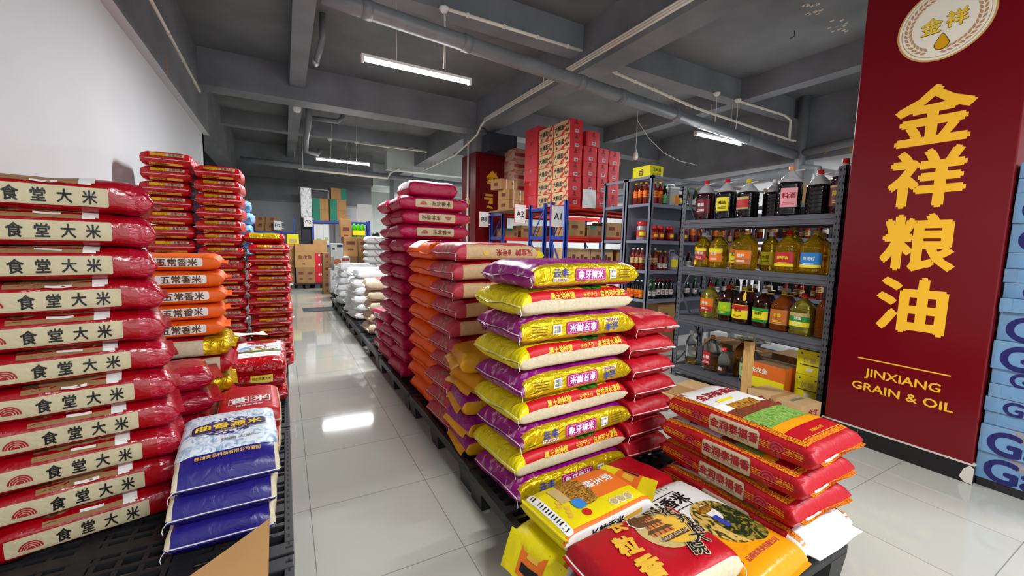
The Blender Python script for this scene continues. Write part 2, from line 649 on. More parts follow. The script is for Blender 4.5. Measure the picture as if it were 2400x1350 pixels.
m.box(-2.8, 2.75, 15.5, 15.65, 0, 2.62, 'wall_grey')
m.box(1.55, 2.75, 15.49, 15.5, 0, 2.62, 'wall_white')
m.box(-2.8, 2.75, 15.47, 15.65, 2.62, 4.3, 'concrete_black')
m.box(-2.8, 2.75, 15.44, 15.5, 2.60, 2.635, 'pipe_black')
m.box(2.6, 2.75, 15.65, 21, 0, 4.3, 'pale_paint')
struct('wall_back', m)
m = MB()                        # the lighter hall beyond the racks
m.box(2.75, 9.2, 21.0, 21.15, 0, 4.3, 'pale_paint')
struct('wall_far', m)
m = MB()                        # shop front behind the camera with its wide opening
m.box(-1.3, -0.6, -4.2, -4.0, 0, 4.3, 'wall_white')
m.box(5.8, 9.2, -4.2, -4.0, 0, 4.3, 'wall_white')
m.box(-0.6, 5.8, -4.2, -4.0, 3.0, 4.3, 'wall_white')
struct('wall_front', m)


def beam(name, *b):
    m = MB()
    m.box(*b, 'concrete_black')
    struct(name, m)


beam('beam_main', 3.58, 3.95, -4.2, 15.47, 3.72, 4.3)
for y0_, z0_ in ((12.9, 3.55), (16.4, 3.5), (18.2, 3.5)):
    m = MB()
    m.box(2.76, 8.97, y0_, y0_ + .3, z0_, 4.3, 'pale_paint')
    struct('beam_pale', m)
beam('beam_cross', -2.65, 3.58, 8.2, 8.6, 3.745, 4.3)
beam('beam_cross', 3.95, 8.97, 8.2, 8.6, 3.745, 4.3)
beam('beam_cross', -2.65, 2.75, 15.1, 15.47, 3.3, 4.3)
for y0_, y1_ in ((4.67, 4.9), (11.6, 11.85), (0.9, 1.13)):
    beam('beam_secondary', -1.09 if y0_ < 9 else -2.65, 3.58, y0_, y1_, 3.95, 4.3)
    beam('beam_secondary', 3.95, 8.97, y0_, y1_, 3.95, 4.3)
for xa, xb_ in ((0.155, 0.385), (7.02, 7.28)):
    ys_ = [-4.2, 0.9, 1.13, 4.67, 4.9, 8.2, 8.6, 11.6, 11.85, 15.1]
    for a_, b_ in zip(ys_[::2], ys_[1::2]):
        beam('beam_secondary', xa, xb_, a_, b_, 3.95, 4.3)
beam('beam_recess', -1.5, -1.17, 9.05, 15.1, 3.3, 4.3)
beam('pilaster_back', -1.45, -1.1, 14.6, 15.47, 0, 3.3)

# skirting of the far wall and a grey panel door beside it
m = MB()
m.box(-1.1, 2.7, 15.46, 15.49, 0, 0.1, 'stone_black')
struct('baseboard_back', m)

# ------------------------------------------------ columns clad in red, each with a plinth
def column(y0, y1, top, label_):
    m = MB()
    m.box(PX + .02, PX + .76, y0 + .02, y1 - .02, 0, 4.3, 'concrete_black')
    o = struct('column', m)
    c = MB()
    c.box(PX, PX + .78, y0, y1, 0.122, top, 'pillar_red', bev=0.006)
    struct('cladding', c, o)
    b = MB()
    b.box(PX - .012, PX + .792, y0 - .012, y1 + .012, 0, 0.118, 'stone_black', bev=0.003)
    b.box(PX - .013, PX + .793, y0 - .013, y1 + .013, 0.116, 0.123, 'plaster_edge')
    for yy in (y0 + .56,):
        b.box(PX - .0125, PX - .011, yy, yy + .002, 0, 0.116, 'grey_ink')
    if y0 < 1:   # chipped corner at the aisle
        b.add([(PX - .0135, y0 + .004, .115), (PX - .0135, y0 + .03, .085), (PX - .0135, y0 + .045, .03), (PX - .0135, y0 + .02, .004), (PX - .0135, y0 - .013, .004), (PX - .0135, y0 - .013, .1)], [(0, 1, 2, 3, 4, 5)], 'plaster_edge')
    struct('plinth', b, o)
    return o


column(0.72, 1.50, 4.1, '')
column(8.2, 8.98, 3.316, '')
column(15.7, 16.48, 3.0, '')

# ------------------------------------------------ sign on the near column
fn = flat((PX, 1.09, 0), (0, -1, 0), (0, 0, 1), 0.002)
letters = MB()
for ch, z, w in (('金', 2.245, 1.0), ('祥', 1.853, 0.97), ('粮', 1.445, 1.02), ('油', 1.036, 0.93)):
    put_text(letters, ch, 0.375, 'sign_gold', fn, bold=0.034, ox=0.0, oy=z, res=2)
put_rect(letters, -0.242, 0.231, 0.623, 0.631, 'sign_gold', fn, 1, 1)
put_text(letters, 'JINXIANG', 0.078, 'sign_gold', fn, sx=1.12, bold=0.02, oy=0.525)
put_text(letters, 'GRAIN & OIL', 0.078, 'sign_gold', fn, sx=1.16, bold=0.02, oy=0.428)
emb = MB()
E0, R0 = 2.79, 0.222
put_disc(emb, 0, E0, R0, R0, 'emblem_rim', lift(fn, 0.001), 48, 2)
put_disc(emb, 0, E0, R0 * .955, R0 * .955, 'emblem_cream', lift(fn, 0.002), 48, 2)
put_disc(emb, 0, E0, R0 * .90, R0 * .90, 'emblem_rim', lift(fn, 0.003), 48, 2)
put_disc(emb, 0, E0, R0 * .885, R0 * .885, 'emblem_cream', lift(fn, 0.004), 48, 2)
for sgn in (-1, 1):
    for k in range(15):
        a = math.radians(-102 + 0) + sgn * math.radians(16 + k * 9.2)
        for off_, rr_ in ((0.26, .80), (-0.26, .70)):
            cx_, cz_ = R0 * rr_ * math.cos(a), R0 * rr_ * math.sin(a)
            t_ = a + sgn * (PI / 2 - off_ * 1.6)
            c_, s_ = math.cos(t_), math.sin(t_)
            L_, W_ = 0.0165, 0.0072
            pts = [(cx_ + c_ * L_ * u - s_ * W_ * w, E0 + cz_ + s_ * L_ * u + c_ * W_ * w) for u, w in ((-1, 0), (-.4, .9), (.3, .8), (1, 0), (.3, -.8), (-.4, -.9))]
            put_poly(emb, pts, 'wheat_ink', lift(fn, 0.005))
put_text(emb, '金', 0.098, 'gold_ink', lift(fn, 0.006), bold=0.02, ox=-0.056, oy=E0 - 0.005)
put_text(emb, '祥', 0.098, 'gold_ink', lift(fn, 0.006), bold=0.02, ox=0.056, oy=E0 + 0.002)
put_text(emb, '金', 0.101, 'brown_ink', lift(fn, 0.0055), bold=0.035, ox=-0.0555, oy=E0 - 0.006)
put_text(emb, '祥', 0.101, 'brown_ink', lift(fn, 0.0055), bold=0.035, ox=0.0565, oy=E0 + 0.001)
for k_, mm_, dd_ in ((1.12, 'brown_ink', .005), (1.0, 'drop_gold', .006)):
    pts = []
    for i in range(28):
        a = 2 * PI * i / 28
        r_ = 0.032 * k_
        x_ = r_ * math.sin(a) * (1 if math.cos(a) < 0 else (1 - math.cos(a) * .62))
        z_ = -r_ * -math.cos(a) if math.cos(a) < 0 else r_ * math.cos(a) * 1.75
        pts.append((x_, E0 - 0.125 + z_))
    put_poly(emb, pts, mm_, lift(fn, dd_))
place(T('column_sign', letters, [T('emblem', emb, (), 'round cream emblem with wheat ears and a golden oil drop')]), (0, 0, 0), 0,
      'tall gold lettering and round wheat emblem on the near red column', 'sign')

# ------------------------------------------------ sign on the far column: a little house and the start of a character
fn = flat((3.98, 8.2, 2.81), (1, 0, 0), (0, 0, 1), 0.002)
m = MB()
put_poly(m, [(-.115, -.09), (.105, -.09), (.105, .02), (0, .115), (-.115, .02)], 'sign_gold', fn)
put_poly(m, [(-.145, .0), (-.125, -.015), (0, .10), (.125, -.015), (.15, .0), (.0, .148)], 'sign_gold', lift(fn, .001))
put_rect(m, .072, .098, .03, .115, 'sign_gold', fn, 1, 1)
put_rect(m, -.125, .115, -.14, -.108, 'sign_gold', fn, 1, 1)
for wx in (-.09, -.062, .045, .073):
    for wz in (-.05, -.02):
        put_rect(m, wx, wx + .02, wz, wz + .022, 'pillar_red', lift(fn, .002), 1, 1)
put_rect(m, -.024, .024, -.09, .0, 'pillar_red', lift(fn, .002), 2, 2)
put_rect(m, -.015, .015, -.085, -.008, 'sign_gold', lift(fn, .003), 2, 2)
house = m
m = MB()
put_rect(m, -.16, .02, -.40, -.355, 'sign_gold', fn, 1, 1)
put_rect(m, -.19, .02, -.475, -.43, 'sign_gold', fn, 1, 1)
put_poly(m, [(-.10, -.56), (-.05, -.47), (.02, -.47), (.02, -.56)], 'sign_gold', fn)
put_poly(m, [(-.13, -.64), (-.10, -.59), (.02, -.63), (.02, -.67)], 'sign_gold', fn)
kids = [T('lettering', m)]
f2 = flat((PX, 8.62, 2.35), (0, -1, 0), (0, 0, 1), 0.002)
m = MB()
for z_ in (.0, -.12, -.42, -.52):
    put_rect(m, -.12, .12, z_, z_ + .045, 'sign_gold', f2, 1, 1)
put_rect(m, .07, .12, -.08, .04, 'sign_gold', f2, 1, 1)
place(T('column_sign', house, kids + [T('lettering', m)]), (0, 0, 0), 0, 'golden house pictogram and strokes on the far red column', 'sign')

# ------------------------------------------------ lamps: a tray with a tube, hung on two cords
def fluorescent(x, y, z, label_):
    top = 3.95 if 4.67 < y < 4.9 else 4.3
    tray = MB()
    tray.box(-.6, .6, -.028, .028, 0.018, 0.05, 'white_plastic', bev=0.006)
    tube = MB()
    tube.tube([(-.575, 0, 0), (.575, 0, 0)], 0.02, 'tube_glow', 12)
    caps = [MB().box(sx * .6 - .014, sx * .6 + .014, -.03, .03, -.028, 0.05, 'white_plastic', bev=0.005) for sx in (-1, 1)]
    cords = [MB().tube([(xx, 0, 0.05), (xx, 0, top - z)], 0.003, 'white_thread', 6) for xx in (-.25, .3)]
    o = place(T('fluorescent_light', tray, [T('tube', tube)] + [T('end_cap', c) for c in caps] + [T('suspension_cord', c) for c in cords]), (x, y, z), 0, label_, 'light')
    area_light('tube_light', (0, 0, -0.024), (0, 0, 0), 1.15, 0.05, TUBE_W, (0.955, 0.985, 1), o)
    return o


fluorescent(1.37, 4.72, 3.26, 'bright white fluorescent tube lamp hanging nearest, below the grey pipe')
fluorescent(1.30, 10.85, 3.26, 'small distant fluorescent tube lamp hanging over the far end of the aisle')
fluorescent(6.6, 4.72, 3.26, 'white fluorescent tube lamp glowing above the bottle shelves on the right')
# lamps of the same row behind the photographer
fluorescent(1.37, -1.4, 3.26, 'fluorescent tube lamp behind the photographer over the aisle')
fluorescent(4.9, -1.4, 3.26, 'fluorescent tube lamp behind the photographer over the columns')
fluorescent(6.6, 10.85, 3.26, 'fluorescent tube lamp over the storage racks by the back wall')
fluorescent(4.6, 15.0, 3.26, 'fluorescent tube lamp in the lighter hall beyond the racks')
fluorescent(4.6, 17.3, 3.2, 'farthest fluorescent tube lamp in the hall beyond the racks')

# ------------------------------------------------ pipes and conduits under the ceiling
m = MB()
P0, P1 = Vector((0.75, 4.32, 3.55)), Vector((8.64, 4.55, 3.22))
m.tube([(0.72, 4.3, 4.3), (0.74, 4.3, 3.85), (0.6, 4.3, 3.72), (0.42, 4.31, 3.66)], 0.085, 'pipe_black', 14)
m.tube([P0 - (P1 - P0) * .05, P0, P1], 0.082, 'pipe_black', 16)
place(T('drain_pipe', m, [T('pipe_collar', MB().tube([P0 + (P1 - P0) * (t - .006), P0 + (P1 - P0) * (t + .006)], 0.09, 'pipe_black', 16)) for t in (.0, .13, .33, .42, .56, .8)]),
      (0, 0, 0), 0, 'thick dark grey drain pipe crossing below the ceiling past the nearest lamp', 'pipe')
m = MB()
m.tube([(8.75, 4.5, 4.3), (8.75, 4.5, 2.2)], 0.09, 'pipe_black', 14)
m.tube([(8.75, 4.5, 3.25), (8.75, 2.9, 3.35), (8.75, -1, 3.45)], 0.075, 'pipe_black', 14)
m.tube([(8.75, 4.5, 3.0), (8.6, 4.1, 2.9), (8.6, 4.0, 2.2)], 0.06, 'pipe_black', 12)
place(T('stack_pipe', m), (0, 0, 0), 0, 'dark vertical soil pipe with branches against the white right wall', 'pipe')
m = MB()
m.tube([(8.7, 3.5, 4.3), (8.7, 3.5, 3.6), (8.7, 3.35, 3.55), (8.7, 3.2, 3.6), (8.7, 3.2, 3.9)], 0.05, 'pipe_black', 10)
place(T('trap_pipe', m), (0, 0, 0), 0, 'dark bent trap pipe beside the vertical soil pipe', 'pipe')
m = MB()
a_, b_ = at(735, 0, Z=4.2), at(742, 60, Z=3.95)
m.tube([(0.52, 6.2, 4.3), (0.52, 6.2, 4.0), (0.5, 6.25, 3.92), (0.47, 6.6, 3.86)], 0.04, 'pipe_black', 10)
m.tube([(0.47, 6.6, 3.86), (0.46, 6.7, 3.85)], 0.046, 'steel', 10)
place(T('pipe_stub', m), (0, 0, 0), 0, 'short dark bent pipe stub beside the narrow ceiling beam', 'pipe')
m = MB()
m.tube([(0.5, 9.4, 4.3), (0.5, 9.4, 3.75), (0.48, 10.2, 3.55), (0.5, 11.0, 3.45), (0.75, 11.0, 3.4), (0.8, 11.0, 3.5)], 0.06, 'pipe_black', 10)
m.tube([(1.15, 9.6, 4.3), (1.15, 9.6, 3.95), (1.05, 9.6, 3.86), (0.5, 9.6, 3.84)], 0.05, 'pipe_black', 10)
place(T('trap_pipe', m), (0, 0, 0), 0, 'dark branching pipes under the ceiling beyond the large cross beam', 'pipe')
m = MB()
q0, q1 = at(690, 388, Y=12.6), at(1092, 438, Y=12.6)
q1.z = q0.z - 0.08
m.tube([(q0.x - 1.2, 12.6, q0.z + .02), q0, q1], 0.075, 'pipe_black', 12)
place(T('drain_pipe', m, [T('hanger_rod', MB().tube([(x_, 12.6, q0.z), (x_, 12.6, 4.3)], .008, 'pipe_black', 6)) for x_ in (q0.x, q0.x + 1.4, q1.x - .1)]), (0, 0, 0), 0, 'thinner drain pipe running across the far end of the room', 'pipe')
m = MB()
m.tube([(8.82, 4.7, 2.95), (8.82, 9, 2.85), (8.82, 14, 2.75)], 0.09, 'pipe_black', 12)
place(T('wall_duct', m), (0, 0, 0), 0, 'dark pipe running along the right wall above the bottles', 'pipe')

cm = MB()
for k in range(3):
    cm.tube([(3.562, -2, 3.79 + k * .03), (3.562, 7.75, 3.80 + k * .03)], 0.0165, 'conduit_white', 6)
cm.tube([(3.57, 7.75, 3.82), (3.56, 7.9, 3.75), (3.56, 8.1, 3.62), (3.56, 8.5, 3.55), (3.5, 9.2, 3.4), (3.4, 11.4, 3.35)], 0.02, 'conduit_white', 8)
cm.tube([(3.56, 5.6, 3.82), (3.56, 5.6, 4.02), (3.56, 5.75, 4.06)], 0.012, 'conduit_white', 6)
place(T('cable_conduit', cm), (0, 0, 0), 0, 'bundle of three white conduits running along the main ceiling beam', 'conduit')
cm = MB()
cm.tube([(PX - .03, 8.55, 3.6), (PX - .03, 8.55, 0.3)], 0.022, 'conduit_white', 8)
place(T('cable_conduit', cm), (0, 0, 0), 0, 'white vertical conduit on the side of the far red column', 'conduit')


def rose(x, y, z, drop, label_, cord=True):
    b = MB()
    b.lathe([(0.055, 0), (0.058, -.012), (0.045, -.03), (0.03, -.05), (0.012, -.055)][::-1], 'white_plastic', 20)
    kids = []
    if cord:
        kids = [T('cable', MB().tube([(0, 0, -.05), (0.012, 0, -drop * .4), (-.004, 0, -drop)], 0.007, 'white_thread', 6))]
    place(T('ceiling_rose', b, kids), (x, y, z), 0, label_, 'ceiling rose')


def conduit(pts, label_, r=0.02, clips=4, rods=()):
    c = MB()
    c.tube(pts, r, 'conduit_white', 8)
    kids = []
    p0, p1 = Vector(pts[0]), Vector(pts[1])
    for k in range(clips):
        p = p0 + (p1 - p0) * ((k + .5) / clips)
        kids.append(T('clip', MB().box(p.x - .018, p.x + .018, p.y - .02, p.y + .02, p.z - .02, p.z + .02, 'conduit_white', bev=0.004)))
    kids += [T('hanger_rod', MB().tube([(x_, p0.y, p0.z), (x_, p0.y, 4.3)], .006, 'conduit_white', 6)) for x_ in rods]
    place(T('cable_conduit', c, kids), (0, 0, 0), 0, label_, 'conduit')


rose(1.62, 4.63, 3.955, 0.64, 'white round ceiling rose with a cable dropping to the nearest lamp')
conduit([(1.68, 4.655, 3.965), (3.55, 4.655, 3.965)], 'white conduit from the ceiling rose to the main beam')
conduit([(3.97, 4.655, 3.83), (5.8, 4.62, 3.62), (8.6, 4.62, 3.5), (8.66, 4.55, 3.48)], 'long white conduit running right above the drain pipe', clips=5)
rose(6.35, 4.64, 3.955, 0.64, 'white ceiling rose above the right lamp, the farther of two')
rose(6.92, 4.64, 3.955, 0.64, 'white ceiling rose above the right lamp, the nearer of two')
conduit([(6.95, 4.64, 3.93), (8.35, 4.64, 3.93), (8.5, 4.6, 3.85), (8.52, 4.6, 3.5)], 'white conduit bending down beside the soil pipe on the right', clips=3)
conduit([(-1.075, 4.2, 3.70), (-1.075, 8.15, 3.615)], 'white conduit on the dark band above the white left wall', clips=5)
qa, qb = at(700, 396, Y=12.45), at(908, 418, Y=12.45)
conduit([qa, qb, at(915, 405, Y=12.45), at(935, 395, Y=12.45)], 'white conduit crossing the far end of the room', r=0.03, clips=3, rods=(qa.x + .1, qa.x + 1.2))
qa, qb = at(835, 335, Y=10.95), at(1000, 356, Y=10.95)
conduit([qa, qb], 'white conduit between the ceiling rose and main beam beyond the cross beam', r=0.018)
rose(qa.x, 10.95, qa.z + .03, 0.5, 'small far ceiling rose above the distant lamp, right of two')
qa = at(773, 328, Y=10.95)
rose(qa.x, 10.95, qa.z + .03, 0.5, 'small far ceiling rose above the distant lamp, left of two')

# sensor, hanging lamp holder, loudspeaker, peeled tape marks
m = MB()
m.lathe([(0.0, -.13), (.05, -.115), (.07, -.07), (.072, 0), (.06, .03)], 'white_plastic', 18)
p = at(694, 246, Y=8.7)
place(T('dome_sensor', m, [T('mount', MB().box(-.06, .06, -.1, .1, .03, 3.95 - p.z, 'white_plastic', bev=.004))]), (0.27, 8.72, 3.8), 0, 'white dome sensor on the narrow beam behind the cross beam', 'sensor')
p = at(1490, 356, Y=6.4)
m = MB()
m.lathe([(.0, -.16), (.04, -.15), (.055, -.09), (.045, -.03), (.025, .0), (.022, .05)], 'white_plastic', 16)
place(T('pendant_lamp', m, [T('cord', MB().tube([(0, 0, .05), (0, 0, 3.0), ] if False else [(0, 0, .05), (0.0, 0, 4.3 - p.z)], 0.005, 'white_thread', 6)),
                            T('swag_cable', MB().tube([(0, 0, .62), (.3, -.05, .3), (.7, -.1, .05), (1.2, -.1, -.06), (1.9, 0, -.05)], 0.006, 'white_thread', 6))]),
      p, 0, 'unlit white lamp holder hanging on a cord left of the bottle shelves', 'lamp')
m = MB()
m.box(3.69, 4.3, 7.72, 8.12, 3.27, 3.62, 'black_box', bev=0.012)
place(T('loudspeaker', m, [T('bracket', MB().box(3.9, 4.1, 8.1, 8.2, 3.38, 3.46, 'pipe_black')),
                           T('cable', MB().tube([(3.74, 7.9, 3.61), (3.66, 7.9, 3.69), (3.55, 7.9, 3.76)], 0.014, 'black_box', 6))]), (0, 0, 0), 0, 'black loudspeaker box mounted over the far red column', 'loudspeaker')
for i, (x, y) in enumerate(((391, 155),)):
    p = at(x, y, X=-1.088)
    m = MB()
    m.box(-.001, .002, -.02, .02, -.12, .12, 'tape')
    place(T('tape_strip', m), p, 0, 'small brown tape strip on the dark band over the left wall', 'tape')
for i, (x, y) in enumerate(((1844, 362), (1936, 352), (1995, 347))):
    p = at(x, y, X=8.965)
    m = MB()
    m.box(-.002, .001, -.03, .03, -.07, .07, 'tape')
    place(T('tape_strip', m), p, 0, ('leftmost', 'middle', 'rightmost')[i] + ' of three brown tape marks on the dark band at right', 'tape', 'tape marks on the right wall')
# bare patches with wire stubs on the slab, upper right
m = MB()
rnd = random.Random(5)
for cx_, cy_ in ((1905, 20), (1965, 60)):
    for k in range(10):
        p = at(cx_ + rnd.uniform(-22, 22), cy_ + rnd.uniform(-14, 14), Z=4.296)
        m.box(p.x - rnd.uniform(.004, .03), p.x + rnd.uniform(.004, .03), p.y - .02, p.y + .02, 4.29, 4.3, 'plaster_edge')
p = at(1862, 72, Z=4.296)
m.tube([p, p + Vector((.02, 0, -.06)), p + Vector((-.04, .03, -.1))], .006, 'black_box', 6)
o = struct('ceiling_patch', m)
# dark mat on the aisle floor
m = MB()
p = at(800, 725, Z=0)
m.box(0.28, 1.0, 8.75, 9.3, 0, 0.006, 'mat_dark', bev=0.002)
place(T('floor_mat', m), (0, 0, 0), 0, 'dark grey mat lying on the aisle floor', 'mat')

# ---------------------------------------------------------------- rice sacks
def spow(v, e):
    return math.copysign(abs(v) ** e, v)


class Bag:
    """a filled sack lying flat: length along x, width along y, seams at both ends, front = -y"""

    def __init__(self, L, W, T_, zone, seed, xb=(), ab=(), n=4.4, lump=.006, pleat=.007, p=11.0, ear=.02, droop=.0, bend=.0, sag=0.0, nx=26, na=34):
        self.L, self.W, self.T = L, W, T_
        rnd = random.Random(seed)
        us = [-1 + 2 * i / nx for i in range(nx + 1)]
        us = [math.copysign(abs(u) ** .8, u) for u in us] + [b * 2 / L for b in xb]
        us = sorted(us)
        us = [u for i, u in enumerate(us) if i == 0 or u - us[i - 1] > .012 or u in [b * 2 / L for b in xb]]
        angs = [2 * PI * k / na for k in range(na)]
        for b in ab:
            j = min(range(na), key=lambda k: abs((angs[k] - math.radians(b) + PI) % (2 * PI) - PI))
            angs[j] = math.radians(b)
        off = Vector((rnd.uniform(-50, 50), rnd.uniform(-50, 50), rnd.uniform(-50, 50)))
        ph = rnd.uniform(0, 9)
        zc = T_ * .5
        mb = MB()
        vs = []
        for u in us:
            a_ = min(1, abs(u))
            g = max(0.0, 1 - a_ ** p) ** .5
            h = max(.004, T_ / 2 * g)
            w = W / 2 * (1 - .05 * a_ ** 3) + ear * max(0, a_ - .8) * 2
            for a in angs:
                c, s_ = math.cos(a), math.sin(a)
                y = -w * spow(c, 2 / n)
                z = zc + h * spow(s_, 2 / n)
                x = u * L / 2
                q = Vector((x, y, z))
                nl = noise.noise(q * 9 + off) * lump + noise.noise(q * 22 + off) * lump * .4
                z += nl * 1.1 * (1 if s_ > -.3 else .3)
                y += nl * (-1 if c > 0 else 1) * .8
                pl = pleat * max(0, a_ - .55) / .45 * (1 - a_ ** 8)
                z += pl * math.sin(y / W * 40 + ph + 3 * noise.noise(Vector((y * 6, ph, u)))) * abs(s_)
                z -= droop * max(0, a_ - .5) ** 2 * 4 * T_
                z += bend * (y / W) ** 2 - sag * (1 - a_ ** 2)
                vs.append((x, y, z))
        na_ = len(angs)
        fs, mt = [], []
        for i in range(len(us) - 1):
            for k in range(na_):
                k2 = (k + 1) % na_
                fs.append((i * na_ + k, (i + 1) * na_ + k, (i + 1) * na_ + k2, i * na_ + k2))
                um = (us[i] + us[i + 1]) / 2
                am = math.degrees(angs[k] + ((angs[k2] - angs[k]) % (2 * PI)) / 2) % 360
                mt.append(zone(um * L / 2, am))
        fs.append(tuple(range(na_)))
        mt.append(zone(-L / 2, 90))
        fs.append(tuple((len(us) - 1) * na_ + k for k in range(na_ - 1, -1, -1)))
        mt.append(zone(L / 2, 90))
        mb.add(vs, fs, mt, True)
        self.mb = mb
        self.bvh = BVHTree.FromPolygons([Vector(v) for v in mb.v], mb.f)
        self.kids = []
        self.droop = droop
        self.seed = seed

    def side(self, s, off=.002):
        return drape(self.bvh, s, off)

    def seam(self, s, fab, thread='white_thread', ext=.03, curl=.012, wid=.96, tie=True, lip=.0):
        """the sewn edge beyond one end: s = -1 left, +1 right"""
        m = MB()
        W, L = self.W * wid, self.L
        z0 = self.T * .5 - self.droop * .25 * 4 * self.T
        r = self.seed * 1.7 + s

        def fn(u, v):
            y = (u - .5) * W
            w_ = noise.noise(Vector((y * 7, r, 0))) * curl * (0.3 + v)
            return (s * (L / 2 - .006 + ext * v), y, z0 + w_ - lip * v * v)
        m.sheet(18, 3, lambda u, v: fn(u, v), fab)
        m.sheet(18, 3, lambda u, v: tuple(Vector(fn(1 - u, v)) - Vector((0, 0, .003))), fab)
        if thread:
            for vv in (.35, .5):
                m.tube([tuple(Vector(fn(i / 18, vv)) + Vector((0, 0, .0015))) for i in range(19)], .0018, thread, 5)
            if tie:
                e = Vector(fn(0, .45))
                m.tube([e, e + Vector((s * .004, -.012, -.015)), e + Vector((s * .002, -.016, -.03)), e + Vector((s * .006, -.012, -.042))], .0016, thread, 5)
        self.kids.append(T('end_seam', m))

    def strip(self, s, mname, y0=-.9, y1=.9, r=.004):
        """a tape sewn along the seam"""
        m = MB()
        W, L = self.W / 2, self.L
        z0 = self.T * .5 - self.droop * self.T
        m.tube([(s * (L / 2 + .004), W * (y0 + (y1 - y0) * i / 12), z0 + noise.noise(Vector((i * .4, self.seed, s))) * .006) for i in range(13)], r, mname, 6)
        self.kids.append(T('seam_tape', m))

    def part(self, name, mb, label=None):
        self.kids.append(T(name, mb, (), label))

    def tree(self, name='rice_sack'):
        return T(name, self.mb, self.kids)


RND = random.Random(77)


def stack(kinds, n, x, y, z0, pitch, rz, what, where, cat='rice sack', group=None, jx=.01, jr=1.5, lean=(0, 0), flip=None, count=None, sc_=None):
    """n sacks one on another; kinds = trees used in turn from the bottom; each label names the sack by its height in the pile"""
    for i in range(n):
        k = kinds[i % len(kinds)] if count is None else kinds[count[i]]
        w_ = what if isinstance(what, str) else what[(i if count is None else count[i]) % len(what)]
        r_ = rz + math.radians(RND.uniform(-jr, jr))
        if flip and flip[i % len(flip)]:
            r_ += PI
        place(k, (x + RND.uniform(-jx, jx) + lean[0] * i, y + RND.uniform(-jx, jx) + lean[1] * i, z0 + pitch * i), r_,
              '%s, %s of the %s' % (w_, from_top(i, n), where), cat, group or 'sacks of the ' + where, scale=(1, 1, sc_) if sc_ else None)


PZ = 0.15
D90 = -PI / 2
FRONT = lambda a: a < 52 or a > 308
TOP = lambda a: 52 <= a <= 128
BACK = lambda a: 128 < a < 232


def fan_logo(mb, fn, cx, cz, r, col):
    """the half-sun of rays printed beside the name"""
    for k, q in enumerate((1.0, .84, .79, .63, .58, .42, .36)):
        put_disc(mb, cx, cz, r * q, r * q, col if k % 2 == 0 else 'cream_label', lift(fn, .0004 * (k + 1)), 14, 1, 0, PI)


# --- A: glossy red canteen rice, piled nearest on the left
def canteen(seed):
    b = Bag(.60, .40, .134, lambda x, a: 'red_crinkle' if x > .215 else 'red_film', seed, xb=(.215,), pleat=.014, lump=.008, ear=.02, droop=.12)
    m = MB()
    f = b.side('front')
    put_rect(m, -.235, .165, .026, .097, 'cream_label', f, 14, 5, r=.006)
    f2 = b.side('front', .0032)
    for i, ch in enumerate('食堂大米'):
        put_text(m, ch, .054, 'black_ink', f2, sx=.78, bold=.028, ox=-.085 + .066 * i, oy=.061)
    fan_logo(m, f2, -.17, .044, .032, 'red_ink')
    b.part('printed_label', m, 'cream label reading canteen rice in black characters')
    t = MB()
    ft = b.side('top', .002)
    put_rect(t, -.14, .13, -.192, .12, 'kraft_dark', ft, 8, 8)
    put_rect(t, -.14, -.10, -.190, .12, 'brown_ink', lift(ft, .0006), 2, 8)
    put_rect(t, .085, .13, -.190, -.11, 'white_print', lift(ft, .001), 3, 4)
    put_rect(t, -.04, .03, -.186, -.176, 'white_print', lift(ft, .001), 3, 1)
    b.part('printed_panel', t)
    t = MB()
    fb = b.side('front', .0022)
    put_rect(t, -.14, .12, .108, .122, 'kraft_dark', fb, 8, 2)
    put_rect(t, .085, .12, .107, .122, 'white_print', lift(fb, .0006), 2, 2)
    b.part('printed_panel', t)
    b.seam(1, 'red_crinkle', None, .028, .02)
    return b.tree()


CAN = [canteen(s) for s in (1, 2, 3)]
rzA = math.radians(13.5)
stack(CAN, 11, -.75, 2.36, PZ, .1305, rzA, 'glossy canteen rice sack', 'nearest pile by the white wall', jx=.008, jr=1.2, lean=(-.006, 0))


def canteen_plain(seed):
    b = Bag(.62, .34, .13, lambda x, a: 'red_crinkle' if x > .12 else 'red_film', seed, xb=(.12,), pleat=.011, lump=.006, ear=.02, n=3.4)
    b.seam(1, 'red_crinkle', None, .05, .02)
    return b.tree()


stack([canteen_plain(4), canteen_plain(5)], 4, -.70, 2.79, PZ, .131, math.radians(13), 'glossy plain-ended red sack', 'low pile behind the canteen rice', jx=.008, jr=1.5)

